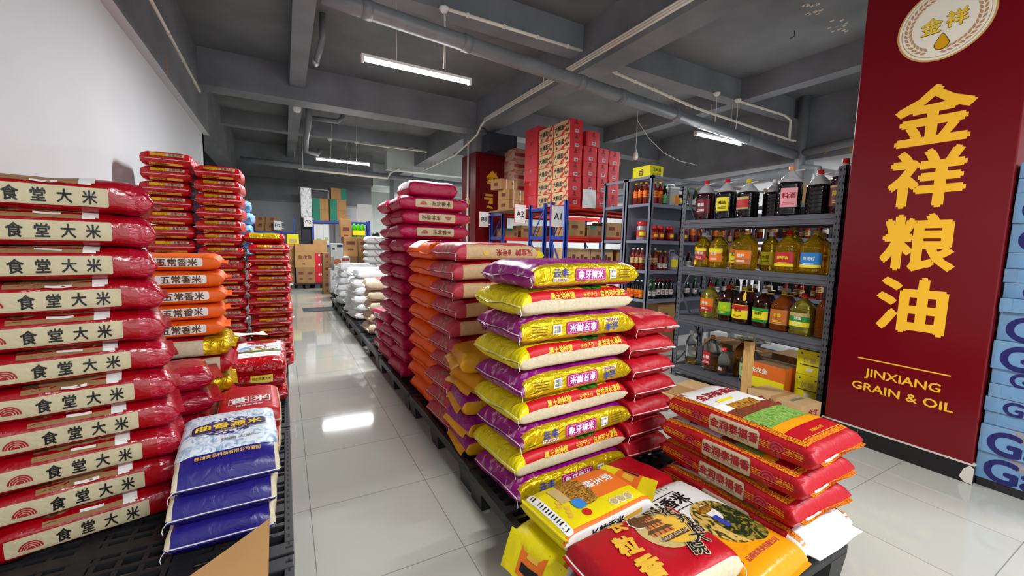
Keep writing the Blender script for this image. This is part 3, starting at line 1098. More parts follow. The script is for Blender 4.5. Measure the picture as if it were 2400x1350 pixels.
# --- B: blue sacks with a river picture
def river(seed, top, dr=.34):
    b = Bag(.62, .37, .118, lambda x, a: 'cream_woven' if (a < 38 or a > 322 or 142 < a < 218) else 'blue_film', seed, pleat=.004, lump=.005, droop=dr, ab=(38, 322, 142, 218))
    b.seam(1, 'blue_film', 'white_thread', .02, .004)
    if top:
        m = MB()
        f = b.side('top', .0015)
        put_rect(m, -.255, .222, -.18, .18, 'river_print', f, 16, 14, r=.03)
        f2 = b.side('top', .003)
        put_disc(m, -.02, 0, .098, .105, 'lace_print', f2, 28, 3)
        f3 = b.side('top', .0042)
        put_rect(m, -.052, .052, -.145, .145, 'cream_label', f3, 4, 12, r=.03, cx=-.02)
        put_rect(m, -.048, .048, -.141, .141, 'navy_ink', b.side('top', .005), 4, 12, r=.028, cx=-.02)
        put_text(m, '曲香源米', .062, 'gold_ink', b.side('top', .006), sx=1.05, bold=.03, ox=-.026, oy=0, rot=PI / 2)
        put_text(m, 'XIANG YUAN', .018, 'gold_ink', b.side('top', .006), ox=.018, oy=.02, rot=PI / 2, bold=.02)
        put_text(m, '粮油食品科技有限公司监制', .019, 'gold_print', b.side('top', .004), ox=.243, oy=.0, rot=PI / 2, bold=.02)
        put_text(m, '优质大米', .03, 'grey_ink', b.side('top', .004), ox=.13, oy=.03, rot=PI / 2, bold=.02)
        b.part('printed_panel', m, 'pale blue river picture with a navy name plate in gold')
    return b.tree()


rb = math.radians(-90 + 4)
for i, (top, w_) in enumerate(((False, 'plain blue sack with cream sides, lowest of the pile on the near pallet'), (False, 'plain blue sack with cream sides, middle of the pile on the near pallet'),
                               (True, 'blue sack with a pale river picture and gold name, on top of its pile'))):
    place(river(20 + i, top, (.12, .24, .34)[i]), (-.25 + .002 * i, 2.185 + .02 * i, PZ + .117 * i), rb + math.radians((-4, -3, 0)[i]), w_, 'rice sack', 'blue sacks on the near left pallet')

# red and cream sack behind the blue ones
b = Bag(.48, .31, .15, lambda x, a: 'cream_woven' if (a < 30 or a > 330 or 150 < a < 210) else 'red_print', 31, pleat=.003, ab=(30, 330, 150, 210))
f = b.side('top')
m = MB()
put_rect(m, -.20, .22, -.11, .11, 'red_woven', f, 8, 6)
f2 = b.side('top', .0035)
for i, ch in enumerate('香米'):
    put_rect(m, .02, .12, -.10 + .105 * i, -.005 + .105 * i, 'white_print', f2, 3, 3)
    put_rect(m, .025, .115, -.095 + .105 * i, -.01 + .105 * i, 'red_woven', lift(f2, .001), 3, 3)
    put_text(m, ch, .085, 'white_print', lift(f2, .002), bold=.03, ox=.07, oy=-.052 + .105 * i, rot=PI / 2)
put_text(m, '稻花清香型', .026, 'white_print', lift(f2, .001), bold=.02, ox=.155, oy=0, rot=PI / 2)
b.part('printed_panel', m)
b.seam(1, 'cream_woven', 'white_thread', .02, .004)
RED_CREAM = b.tree()
for i in range(2):
    place(RED_CREAM, (-.205, 2.79, PZ + .151 * i), D90 + math.radians(3 * i), ('red rice sack with cream sides, under another behind the blue sacks', 'red rice sack with cream sides and white boxed characters behind the blue sacks')[i], 'rice sack')

# --- C: orange sacks over red and beige ones
def orange_label(seed):
    b = Bag(.60, .36, .10, lambda x, a: 'orange_woven', seed, pleat=.006, lump=.004, ear=.012)
    m = MB()
    put_rect(m, -.03, .21, .028, .078, 'white_print', b.side('front'), 10, 3, r=.012)
    put_text(m, '五常香米', .048, 'brown_ink', b.side('front', .0032), bold=.03, ox=.09, oy=.053)
    b.part('printed_label', m, 'white label with brown characters')
    b.seam(1, 'orange_woven', None, .035, .02, .7)
    return b.tree()


def beige_red(seed):
    b = Bag(.60, .38, .122, lambda x, a: ('cream_woven' if (abs(x) < .24 and (a < 40 or a > 325)) else 'red_woven'), seed, xb=(-.24, .24), ab=(40, 325), pleat=.005)
    b.seam(1, 'red_woven', 'rose_woven', .03, .02)
    return b.tree()


def beige_gold(seed):
    b = Bag(.60, .38, .122, lambda x, a: ('gold_foil' if x > .16 else 'cream_woven' if (a < 40 or a > 325) else 'red_woven'), seed, xb=(.16,), ab=(40, 325), pleat=.006)
    b.seam(1, 'gold_foil', None, .03, .02)
    return b.tree()


BR, BG = beige_red(41), beige_gold(42)
stack([BG, BR], 5, -.63, 3.24, PZ, .123, math.radians(3), ('beige red sack with gold end', 'beige red sack with rose seam'), 'mixed pile below the orange', jr=4, jx=.015)
stack([orange_label(43), orange_label(44)], 5, -.645, 3.24, PZ + .617, .101, math.radians(4), 'orange sack with white label', 'orange pile behind canteen rice', jr=3, jx=.012)
# loose orange sacks poking out beside them
b = Bag(.44, .34, .10, lambda x, a: 'orange_woven', 45, pleat=.006)
b.seam(1, 'orange_woven', None, .04, .02, .7)
ORP = b.tree()
for i in range(4):
    place(ORP, (-.66, 3.66, PZ + .102 * i), math.radians(-4 + 3 * i), 'plain orange sack, %s of the low pile behind mixed sacks' % from_top(i, 4), 'rice sack', 'low orange pile')

# --- D: white and red sack with a palace picture
def palace(seed, kind):
    b = Bag(.55, .37, .125, lambda x, a: 'white_film' if (kind and -.2 < x < .16 and 52 <= a <= 128) else 'red_gloss', seed, xb=(-.2, .16), ab=(52, 128), pleat=.006, lump=.005)
    m = MB()
    if kind:
        f = b.side('top', .0025)
        put_disc(m, .04, 0, .14, .165, 'sky_print', f, 24, 3, PI / 2, 3 * PI / 2)
        put_rect(m, -.035, .035, -.06, .08, 'palace_print', lift(f, .001), 5, 5)
        put_poly(m, [(-.035, -.09), (-.06, -.05), (-.06, .07), (-.035, .11)], 'palace_print', lift(f, .0015))
        put_rect(m, .0, .04, -.16, .16, 'palace_print', lift(f, .0008), 4, 8)
        put_rect(m, .03, .055, -.165, .165, 'garden_print', lift(f, .0018), 3, 8)
        put_rect(m, -.19, -.15, -.09, .12, 'red_ink', f, 2, 5, r=.015)
        put_text(m, '故宫御米', .03, 'red_ink', f, bold=.03, ox=-.125, oy=0, rot=PI / 2)
        put_text(m, '五常大米之乡', .026, 'white_print', b.side('top', .003), bold=.03, ox=.105, oy=0, rot=PI / 2)
    else:
        f = b.side('right', .003)
        put_rect(m, -.04, .10, .06, .105, 'l_yellow', f, 5, 3)
        put_text(m, '特价优惠大米', .02, 'black_ink', lift(f, .0015), bold=.02, ox=.03, oy=.083)
    b.part('printed_panel' if kind else 'price_tag', m)
    b.seam(1, 'red_gloss' if kind else 'white_film', None, .02, .012)
    return b.tree()


PAL = [palace(51, 0), palace(52, 1)]
for i in range(3):
    place(PAL[1 if i == 2 else 0], (-.20, 3.72, PZ + .12 * i), D90 + math.radians((2, -1, 0)[i]), ('red sack, lowest under the one with the palace picture', 'glossy red sack with a yellow price tag under the palace picture one', 'red and white sack with a palace picture, on top of its pile')[i], 'rice sack', 'sacks under the palace picture', tilt=(0, 0.10 if i == 2 else 0))
m = MB()
m.sheet(6, 4, lambda u, v: (-.12 + .24 * u, -.09 + .18 * v, .012 * math.sin(u * 4 + v * 2)), 'paper')
place(T('paper_sheet', m), (-.28, 4.05, PZ + .425), .25, 'white paper sheet lying at the back edge of the palace picture sack', 'paper')

# --- E: three tall piles of slim red sacks
def wuchang(seed):
    b = Bag(.50, .345, .112, lambda x, a: 'red_gloss', seed, pleat=.006, lump=.005, ear=.0, p=13, n=4.6)
    m = MB()
    f = b.side('right', .003)
    put_rect(m, .005, .125, .073, .094, 'cream_label', f, 6, 2)
    put_rect(m, -.10, .005, .073, .094, 'gold_foil', f, 6, 2)
    put_text(m, '五常大米', .021, 'brown_ink', lift(f, .001), bold=.03, ox=.065, oy=.0835, sx=1.1, res=1)
    put_rect(m, -.11, .11, .010, .024, 'gold_print', f, 8, 1)
    put_text(m, '东北五常大米', .013, 'brown_ink', lift(f, .001), bold=.03, ox=-.04, oy=.017, sx=1.2, res=1)
    b.part('printed_label', m, 'small gold and cream label')
    s = MB()
    s.tube([(.253, -.165 + .33 * i / 10, .05) for i in range(11)], .0016, 'white_thread', 5)
    b.part('seam_thread', s)
    return b.tree()


WU = [wuchang(s) for s in (61, 62, 63)]
for x_, y_, n_, pz, wh in ((-.85, 4.72, 16, .1205, 'tall pile touching the white wall'), (-.495, 4.70, 16, .1155, 'tall pile second from the white wall'), (-.125, 4.70, 12, .0985, 'shorter pile next to the aisle')):
    stack(WU, n_, x_, y_, PZ, pz, D90, 'slim shiny red sack', wh, sc_=pz / .112, jx=.008, jr=1.2)
b = Bag(.50, .33, .10, lambda x, a: 'gold_foil' if 60 < a < 120 else 'red_gloss', 66, ab=(60, 120))
b.seam(1, 'red_gloss', None, .02, .01)
place(b.tree(), (-.16, 4.75, PZ + .0985 * 12), D90, 'crimson sack with a gold top lying across the shorter red pile', 'rice sack')
b = Bag(.5, .34, .13, lambda x, a: 'sack_lightblue' if x > -.1 else 'red_gloss', 67, xb=(-.1,), pleat=.01, lump=.01)
b.seam(1, 'sack_lightblue', None, .03, .02)
LBL = b.tree()
stack([WU[0], LBL], 13, -.47, 5.42, PZ, .125, D90, ('red film sack', 'light blue film sack'), 'pile behind the tall red sacks', jr=4, jx=.015, count=[0] * 8 + [1] * 5)
b = Bag(.5, .4, .13, lambda x, a: 'white_woven', 68, pleat=.012, lump=.012)
b.seam(1, 'white_woven', None, .05, .03, .7)
WSP = b.tree()
stack([WSP], 7, -.28, 6.3, PZ, .125, math.radians(20), 'white gathered sack', 'white pile beyond the red sacks', jr=12, jx=.03)
stack([WSP], 5, -.24, 6.95, PZ, .125, math.radians(-15), 'white knotted sack', 'farther white pile on the left', jr=12, jx=.03)

# --- G: purple and yellow sacks in turn
def yunfeng(seed, rot, code):
    b = Bag(.72, .44, .128, lambda x, a: ('gold_foil' if (a < 44 or a > 330) and x > -.345 else 'purple_film' if x > -.2 else 'purple_leaf'), seed, xb=(-.345, -.2), ab=(44, 330), pleat=.010, lump=.007, ear=.03, droop=.1)
    m = MB()
    f = b.side('front', .003)
    g = (lambda x, y, d=0: f(x, y, d)) if not rot else (lambda x, y, d=0: f(-x, .128 - y, d))
    put_rect(m, -.10, .10, .034, .094, 'magenta_ink', g, 8, 4, r=.01)
    put_rect(m, -.095, .095, .039, .089, 'gold_ink', lift(g, .0006), 8, 4, r=.01)
    put_rect(m, -.093, .093, .041, .087, 'magenta_ink', lift(g, .0012), 8, 4, r=.01)
    put_text(m, '象牙精米', .042, 'white_print', lift(g, .002), bold=.03, ox=0, oy=.064)
    put_text(m, '云丰', .042, 'blue_ink', lift(g, .002), bold=.03, ox=-.19, oy=.074, sx=1.1)
    put_rect(m, -.235, -.145, .034, .050, 'white_print', lift(g, .0004), 4, 1)
    put_text(m, 'YUNFENG', .017, 'red_ink', lift(g, .0015), bold=.02, ox=-.19, oy=.042, sx=1.1)
    barcode(m, .155, .064, .05, .045, g)
    for k in range(4):
        put_rect(m, .21, .29, .044 + k * .013, .047 + k * .013, 'brown_ink', g, 3, 1)
    b.part('printed_label', m, 'magenta name plate with white characters')
    b.seam(-1, 'purple_film', 'white_thread', .018, .012)
    b.seam(1, 'purple_film', None, .02, .01)
    return b.tree()


def heitu(seed):
    def z(x, a):
        if (a < 2 or a > 300) and x > -.35:
            return 'cream_woven'
        if a < 46 and x > -.30:
            return 'red_print'
        if x > .22:
            return 'red_woven'
        return 'yellow_film' if x < -.15 else 'yellow_woven'
    b = Bag(.71, .44, .128, z, seed, xb=(-.35, -.30, -.15, .22), ab=(2, 46, 300), pleat=.008, lump=.006, ear=.03, droop=.1)
    m = MB()
    f = b.side('front', .003)
    put_text(m, '黑土地种植', .030, 'gold_ink', f, bold=.03, ox=-.12, oy=.093)
    put_text(m, '米饭仟佳', .024, 'gold_ink', f, bold=.0, ox=.05, oy=.093)
    put_text(m, '自然河水灌溉', .030, 'gold_ink', f, bold=.03, ox=.21, oy=.093)
    ft = b.side('top', .002)
    put_rect(m, .02, .16, -.20, .1, 'melon_print', ft, 6, 8, r=.03)
    put_rect(m, .13, .17, -.17, .1, 'yellow_ink', lift(ft, .001), 3, 6)
    for k in range(6):
        a = k * PI / 6
        put_poly(m, [(-.22 + .035 * math.cos(a) - .002 * math.sin(a), -.13 + .035 * math.sin(a) + .002 * math.cos(a)), (-.22 + .035 * math.cos(a) + .002 * math.sin(a), -.13 + .035 * math.sin(a) - .002 * math.cos(a)), (-.22 - .035 * math.cos(a), -.13 - .035 * math.sin(a))], 'brown_ink', ft)
    b.part('printed_panel', m)
    b.seam(-1, 'yellow_film', 'white_thread', .02, .012)
    b.seam(1, 'red_woven', None, .02, .01)
    return b.tree()


YF0, YF1, HT = yunfeng(71, 0, 0), yunfeng(72, 1, 0), [heitu(73), heitu(74)]
gx, gy = 1.255, 1.785
seq = [(YF0, 'purple'), (HT[0], 'yellow'), (YF0, 'purple'), (HT[1], 'yellow'), (YF1, 'purple'), (HT[0], 'yellow'), (YF1, 'purple'), (HT[1], 'yellow'), (YF0, 'purple')]
for i, (t_, c_) in enumerate(seq):
    place(t_, (gx + RND.uniform(-.012, .012) + (.03 if i == 8 else 0), gy + RND.uniform(-.01, .01), PZ + .128 * i), math.radians(4 + RND.uniform(-2.5, 2.5)),
          ('shiny purple sack with gold side' if c_ == 'purple' else 'yellow sack with red band') + ', %s in the purple and yellow pile' % from_top(i, 9), 'rice sack', 'purple and yellow pile')

# mustard and purple sacks behind them
def mustard(seed, k):
    b = Bag(.50, .34, .12, (lambda x, a: 'mustard_woven') if k else (lambda x, a: 'mustard_woven' if (a > 300 or a < 20 or 200 < a) else 'purple_film'), seed, pleat=.008, lump=.01, ear=.02, ab=(20, 300, 200))
    b.seam(-1, 'mustard_woven', None, .05 if k else .03, .02, .85, lip=.02)
    return b.tree()


MUS = [mustard(81, 0), mustard(82, 1)]
for i in range(5):
    place(MUS[1 if i > 2 else 0], (1.115 + (.01, -.01, 0, .02, .0)[i], 2.205, PZ + .121 * i), math.radians((-4, 3, -8, 6, -12)[i]),
          '%s, %s of the pile between rose and purple' % ('floppy mustard yellow sack' if i > 2 else 'purple sack with mustard edges', from_top(i, 5)), 'rice sack', 'mustard and purple pile')

# --- H: red sacks with white seams right of them
b = Bag(.44, .345, .124, lambda x, a: 'red_woven', 91, pleat=.011, lump=.008, ear=.01, p=5, droop=.1)
f = b.side('top')
m = MB()
put_text(m, '优质东北大米生态种植', .028, 'gold_ink', f, bold=.02, ox=.12, oy=0, rot=PI / 2, res=1)
b.part('printed_panel', m)
b.seam(1, 'red_woven', 'white_thread', .022, .01, tie=True)
b.strip(1, 'white_thread', .35, .97, .006)
HR = b.tree()
stack([HR], 7, 1.83, 1.83, PZ, .1205, D90, 'red woven sack with white seam', 'pile right of purple', jx=.012, jr=3)

# --- I: rose-red sacks
def yuanbao(seed, text, top):
    def z(x, a):
        if x < -.235:
            return 'rose_leaf' if 60 < a < 120 else 'rose_woven'
        if a < 34 or a > 326:
            return 'beige_woven'
        return 'red_woven'
    b = Bag(.62, .42, .122, z, seed, xb=(-.235,), ab=(34, 326), pleat=.008, lump=.006, ear=.02, droop=.1)
    m = MB()
    f = b.side('front', .003)
    if text:
        put_text(m, '元宝牌', .046, 'red_ink', f, bold=.03, ox=.19, oy=.06, rot=PI)
        put_text(m, '8号米', .046, 'red_ink', f, bold=.03, ox=.03, oy=.06, rot=PI)
        put_disc(m, -.10, .055, .022, .018, 'gold_print', f, 8, 1)
    else:
        put_text(m, '元宝', .04, 'red_ink', f, bold=.03, ox=-.05, oy=.06)
    b.part('printed_label', m)
    b.seam(-1, 'rose_woven', 'white_thread', .014, .01)
    b.seam(1, 'red_woven', 'white_thread', .02, .01, tie=False)
    return b.tree()


YB = [yuanbao(101, 0, 0), yuanbao(102, 0, 0), yuanbao(103, 1, 0)]
for i in range(10):
    k = 2 if i >= 9 else i % 2
    place(YB[k], (1.205 + RND.uniform(-.015, .015) + (-.02 if i < 3 else 0), 2.62 + RND.uniform(-.01, .01), PZ + .1235 * i), math.radians(3 + RND.uniform(-2, 2)),
          'rose red sack with a beige side, %s of the rose pile' % from_top(i, 10), 'rice sack', 'rose red pile')
b = Bag(.5, .36, .10, lambda x, a: 'yellow_woven' if a > 180 or abs(x) > .2 else 'yellow_film', 104)
m = MB()
put_rect(m, -.18, .18, -.13, .13, 'grass_print', b.side('top'), 6, 6)
b.part('printed_panel', m)
place(b.tree(), (1.66, 3.09, 1.235), math.radians(10), 'yellow sack with a pale green picture behind the rose pile', 'rice sack')
YSK = Bag(.5, .4, .12, lambda x, a: 'yellow_woven', 105).tree()
stack([YSK], 9, 1.68, 3.10, PZ, .1205, math.radians(4), 'plain yellow sack', 'pile hidden behind the rose sacks')

# --- J: orange sacks, ends to the aisle
def orange_plain(seed):
    b = Bag(.44, .60, .122, lambda x, a: 'orange_woven', seed, pleat=.010, lump=.008, p=8, ear=.0, droop=.1)
    b.seam(-1, 'orange_woven', 'orange_woven', .016, .012, .95)
    return b.tree()


stack([orange_plain(111), orange_plain(112)], 10, 1.12, 3.14, PZ, .1225, math.radians(2), 'plain orange sack', 'orange pile facing the aisle', jx=.018, jr=3)
m = MB()
m.sheet(4, 8, lambda u, v: (-.04 + .08 * u, -.14 + .28 * v, .01 * math.sin(v * 5) - .06 * (1 - v) ** 2), 'paper')
place(T('paper_strip', m), (.90, 2.92, PZ + 1.25), math.radians(-58), 'white paper strip hanging over the topmost orange sack', 'paper')

# --- K: crimson sacks
def dongbei(seed, rot):
    b = Bag(.64, .44, .128, lambda x, a: 'crimson_woven', seed, pleat=.010, lump=.006, ear=.025)
    m = MB()
    f = b.side('front', .003)
    g = f if not rot else (lambda x, y, d=0: f(-x, .128 - y, d))
    put_rect(m, -.17, .17, .030, .098, 'cream_label', g, 10, 4, r=.01)
    put_text(m, '东北香米', .044, 'brown_ink', lift(g, .0015), bold=.03, ox=.06, oy=.064)
    fan_logo(m, lift(g, .0012), -.10, .05, .03, 'red_ink')
    b.part('printed_label', m, 'cream label with a red half-sun')
    b.seam(-1, 'crimson_woven', 'rose_woven', .014, .012)
    b.seam(1, 'crimson_woven', None, .025, .014)
    return b.tree()


DB = [dongbei(121, 0), dongbei(122, 1)]
stack(DB, 13, 1.20, 3.80, PZ, .1255, math.radians(1), 'crimson sack with cream label', 'crimson pile behind the orange sacks', jx=.02, jr=3)
b = Bag(.46, .40, .15, lambda x, a: 'white_film' if 40 < a < 140 else 'crimson_woven', 123, ab=(40, 140), bend=-.02)
b.seam(1, 'crimson_woven', None, .02, .01)
place(b.tree(), (1.19, 3.86, PZ + .1255 * 13), math.radians(2), 'crimson sack with a white top, crowning the crimson pile', 'rice sack')
stack([DB[0]], 13, 1.20, 4.32, PZ, .1255, math.radians(1), 'crimson sack', 'farther crimson pile along the aisle', jx=.02, jr=4)
b = Bag(.5, .42, .115, lambda x, a: 'crimson_woven', 124)
m = MB()
put_rect(m, -.10, .10, .02, .08, 'white_print', b.side('left', .003), 5, 3)
put_text(m, '香米', .05, 'grey_ink', b.side('left', .0045), bold=.03, ox=0, oy=.05)
b.part('printed_label', m, 'white label')
LK = b.tree()
stack([LK], 4, 1.14, 4.80, PZ, .115, math.radians(3), 'crimson sack with white end label', 'low pile past the crimson', jr=5)
# --- L: pale sacks with red and yellow
b = Bag(.5, .40, .15, lambda x, a: 'cream_woven' if x < .05 else 'carton_orange', 131, xb=(.05,), pleat=.01, lump=.012, ear=.03)
b.seam(-1, 'cream_woven', 'white_thread', .03, .02)
m = MB()
put_rect(m, -.1, .1, -.15, .1, 'red_print', b.side('top'), 5, 5)
put_text(m, '米', .1, 'yellow_ink', b.side('top', .004), bold=.03)
b.part('printed_panel', m)
stack([b.tree()], 5, 1.18, 5.75, PZ, .145, math.radians(2), 'pale sack with red print', 'low pale pile on the aisle', jr=8, jx=.03)
# --- M: white sacks, farther along the aisle
b = Bag(.62, .45, .14, lambda x, a: 'white_film', 141, pleat=.012, lump=.014)
b.seam(-1, 'white_film', None, .04, .02, .8)
WF = b.tree()
b = Bag(.62, .45, .14, lambda x, a: 'white_woven', 142, pleat=.010, lump=.010)
b.seam(-1, 'white_woven', 'white_thread', .03, .02)
WW = b.tree()
stack([WW, WF], 6, 1.24, 6.9, PZ, .128, math.radians(4), ('white woven sack', 'white film sack'), 'nearest white pile on the right', jr=8, jx=.03)
stack([WF, WW], 6, 1.22, 7.5, PZ, .128, math.radians(-3), ('white film sack', 'white woven sack'), 'second white pile on the right', jr=8, jx=.03)
stack([WW, WF], 6, 1.20, 8.7, PZ, .13, math.radians(3), ('white woven sack', 'white film sack'), 'third white pile on the right', jr=8, jx=.03)
b = Bag(.66, .45, .15, lambda x, a: 'white_woven', 143, pleat=.006, lump=.006, n=3)
m = MB()
f = b.side('front', .003)
for k, c_ in ((0, 'black_ink'), (.018, 'red_ink')):
    pts = [(-.17 + k + .13 * (i / 8) ** 2, .13 - .115 * i / 8) for i in range(9)]
    for p_, q_ in zip(pts, pts[1:]):
        put_poly(m, [p_, q_, (q_[0] + .008, q_[1]), (p_[0] + .008, p_[1])], c_, f)
for k in range(2):
    put_rect(m, .0, .18, .095 - .045 * k, .107 - .045 * k, 'brown_ink', f, 4, 1)
put_rect(m, .22, .26, .03, .05, 'red_ink', f, 2, 1)
b.part('printed_panel', m)
stack([b.tree()], 9, 1.90, 9.72, PZ, .149, math.radians(1), 'white sack with curved stripes', 'striped pile by the cartons', jr=2, jx=.02)

# --- N: foreground of the right pallet
def taifu(seed, white):
    def z(x, a):
        if white and x > .27:
            return 'white_film'
        return 'red_woven'
    b = Bag(.68, .40, .122, z, seed, xb=(.27,), pleat=.006, lump=.005, ear=.035, na=40)
    m = MB()
    f = b.side('front', .0015)
    put_rect(m, -.32, .29, .052, .066, 'border_print', f, 24, 1)
    put_rect(m, -.32, .29, .070, .072, 'gold_print', f, 24, 1)
    put_rect(m, -.32, .29, .046, .048, 'gold_print', f, 24, 1)
    f = b.side('front', .0035)
    put_rect(m, -.10, .125, .022, .098, 'cream_label', f, 10, 5, r=.012)
    put_text(m, '金润泰福香', .044, 'red_ink', lift(f, .0012), bold=.035, ox=.013, oy=.066)
    put_text(m, 'JIN RUN TAI FU XIANG MI', .012, 'brown_ink', lift(f, .0012), ox=.013, oy=.037)
    for cx_ in (-.165, .195):
        for k in range(5):
            put_disc(m, cx_, .052, .033 * (1 - k * .17), .033 * (1 - k * .17), 'rose_woven' if k % 2 == 0 else 'red_deep', lift(f, .0004 * (k + 1)), 14, 1, 0, PI)
        put_text(m, '金福', .02, 'rose_woven', lift(f, .001), ox=cx_, oy=.034, bold=.02, res=1)
    b.part('printed_label', m, 'cream name label between two half-suns')
    t = MB()
    ft = b.side('top', .0025)
    for y0, y1, c_ in ((-.186, -.172, 'border_print'), (-.170, -.168, 'gold_print'), (.172, .186, 'border_print')):
        put_rect(t, -.32, .29, y0, y1, c_, ft, 24, 1)
    if white:
        for y0, y1 in ((-.19, -.168), (.168, .19)):
            put_rect(t, .272, .325, y0, y1, 'border_print', ft, 4, 1)
    else:
        for x0, x1, c_ in ((.268, .271, 'gold_print'), (.275, .296, 'border_print')):
            put_rect(t, x0, x1, -.18, .18, c_, ft, 1, 14)
    put_rect(t, -.31, .10, -.165, .165, 'white_print', ft, 12, 8)
    put_rect(t, .0, .15, -.165, .165, 'grass_print', lift(ft, .0008), 6, 8)
    put_rect(t, -.04, .03, -.165, .165, 'field_print', lift(ft, .0012), 4, 8)
    put_rect(t, -.09, -.03, -.10, .10, 'grain_print', lift(ft, .0016), 4, 6)
    put_rect(t, .15, .20, -.165, .165, 'amber_print', ft, 3, 8)
    put_text(t, '金润泰福香', .06, 'red_ink', lift(ft, .002), bold=.03, ox=-.20, oy=0, rot=PI / 2)
    put_rect(t, -.14, -.12, -.1, .02, 'yellow_ink', lift(ft, .002), 1, 4)
    put_text(t, 'XIANG MI', .022, 'gold_ink', ft, ox=.245, oy=0, rot=PI / 2)
    b.part('printed_panel', t)
    b.seam(1, 'white_film' if white else 'border_print', None, .05 if white else .022, .014, .92)
    if not white:
        b.strip(1, 'white_thread', -.75, .1, .005)
    b.seam(-1, 'red_woven', None, .025, .014)
    return b.tree()


TF, TFW = taifu(151, False), taifu(152, True)
for i in range(4):
    place(TFW if i == 0 else TF, (1.905 + (.0, .0, -.012, .012)[i], 1.075 + (.0, .02, .01, .0)[i], PZ + .122 * i), D90 + math.radians((1, -1.5, 1.5, 2)[i]),
          ('long red sack with a white end at the bottom of the front pile', 'long red sack with gold borders, third from top of the front pile', 'long red sack with gold borders, second from top of the front pile', 'long red sack with a harvest picture, topmost in front')[i], 'rice sack', 'long red sacks in front')

# orange-yellow sack with a farmer picture
b = Bag(.57, .35, .125, lambda x, a: 'amber_print' if x > .03 else 'white_print', 161, xb=(.03,), pleat=.004, lump=.004)
m = MB()
ft = b.side('top', .002)
put_disc(m, .035, .03, .13, .125, 'painting_print', ft, 26, 4)
put_disc(m, .065, .07, .115, .09, 'foliage_print', lift(ft, .001), 26, 3)
put_disc(m, -.02, .03, .05, .03, 'white_print', lift(ft, .0016), 16, 2)
put_disc(m, -.045, .02, .02, .045, 'grain_print', lift(ft, .002), 16, 2)
put_rect(m, .0, .07, .0, .03, 'blue_ink', lift(ft, .002), 3, 3)
put_rect(m, -.20, -.195, -.16, .02, 'black_ink', ft, 1, 6)
put_rect(m, -.10, -.095, -.16, .02, 'black_ink', ft, 1, 6)
put_rect(m, -.20, -.095, .015, .02, 'black_ink', ft, 4, 1)
put_text(m, '岗香米', .075, 'black_ink', lift(ft, .001), bold=.03, ox=-.15, oy=-.07, rot=PI / 2)
for k in range(6):
    put_rect(m, -.26, -.22 - .0, -.10 + k * .022, -.096 + k * .022, 'grey_ink', ft, 2, 1)
put_text(m, '云南省米业有限公司', .024, 'rose_woven', ft, bold=.02, ox=.20, oy=.0, rot=PI / 2)
put_text(m, '净含量10kg', .014, 'brown_ink', ft, bold=.02, ox=.13, oy=.12, rot=PI / 2)
b.part('printed_panel', m, 'picture of a farmer among rice on white and amber ground')
b.seam(1, 'amber_print', None, .02, .008)
place(b.tree(), (1.505, .985, PZ), D90 + math.radians(4), 'amber and white sack with a farmer picture beside the long red sacks', 'rice sack')
b = Bag(.28, .33, .115, lambda x, a: 'red_woven', 162)
b.seam(1, 'red_woven', 'white_thread', .02, .01)
place(b.tree(), (1.47, 1.405, PZ), D90 + math.radians(8), 'plain red sack lying low between the front piles', 'rice sack')

# red long-grain sack, lettering facing the right
b = Bag(.52, .315, .125, lambda x, a: 'cream_woven' if (a < 30 or a > 300) and x > -.02 else 'red_woven', 163, xb=(-.02,), ab=(30, 300), pleat=.005, lump=.004, n=5)
m = MB()
ft = b.side('top', .002)
ex_, ey_ = .10, .045
put_disc(m, ex_, ey_, .115, .105, 'l_tan', ft, 30, 4)
put_disc(m, ex_ + .03, ey_ - .02, .085, .078, 'gold_print', lift(ft, .0008), 30, 3)
put_disc(m, ex_ - .075, ey_ + .06, .042, .042, 'white_print', lift(ft, .0014), 6, 1)
put_disc(m, ex_ - .075, ey_ + .06, .037, .037, 'brown_ink', lift(ft, .002), 6, 1)
for k in range(3):       # the gatehouse: tiers of roof and wall
    y_ = ey_ - .03 + .038 * k
    w_ = .062 - .012 * k
    put_rect(m, ex_ - .03 - w_ * .8, ex_ - .03 + w_ * .8, y_, y_ + .02, 'l_copper', lift(ft, .0018), 4, 1)
    put_poly(m, [(ex_ - .03 - w_, y_ + .018), (ex_ - .03 + w_, y_ + .018), (ex_ - .03 + w_ * .7, y_ + .034), (ex_ - .03 - w_ * .7, y_ + .034)], 'brown_ink', lift(ft, .0022))
    for q in range(4):
        xx = ex_ - .03 + (q - 1.5) * w_ * .4
        put_rect(m, xx - .003, xx + .003, y_, y_ + .018, 'brown_ink', lift(ft, .0024), 1, 1)
put_rect(m, ex_ - .06, ex_ + .06, ey_ - .063, ey_ - .04, 'brown_ink', lift(ft, .0026), 4, 1)
put_text(m, 'QIAOFUDAYUAN', .019, 'cream_label', lift(ft, .0034), bold=.02, ox=ex_, oy=ey_ - .052)
for ch, x_, y_ in (('稻', .13, .14), ('花', .175, .10), ('乔', .205, .045), ('府', .20, -.01), ('大', .165, -.05), ('院', .115, -.085)):
    put_text(m, ch, .058, 'black_ink', lift(ft, .004), bold=.03, ox=x_, oy=y_, rot=math.radians(-18))
    put_text(m, ch, .061, 'cream_label', lift(ft, .003), bold=.055, ox=x_, oy=y_, rot=math.radians(-18))
for ch, x_, y_, s_ in (('长', -.06, .125, .07), ('粒', -.095, .03, .085), ('香', -.09, -.07, .09)):
    put_text(m, ch, s_, 'gold_print', lift(ft, .001), bold=.045, ox=x_, oy=y_, rot=math.radians(-6))
b.part('printed_panel', m, 'gold and black lettering with a round gatehouse picture')
b.seam(-1, 'red_woven', 'white_thread', .02, .008)
b.seam(1, 'red_woven', 'white_thread', .02, .008)
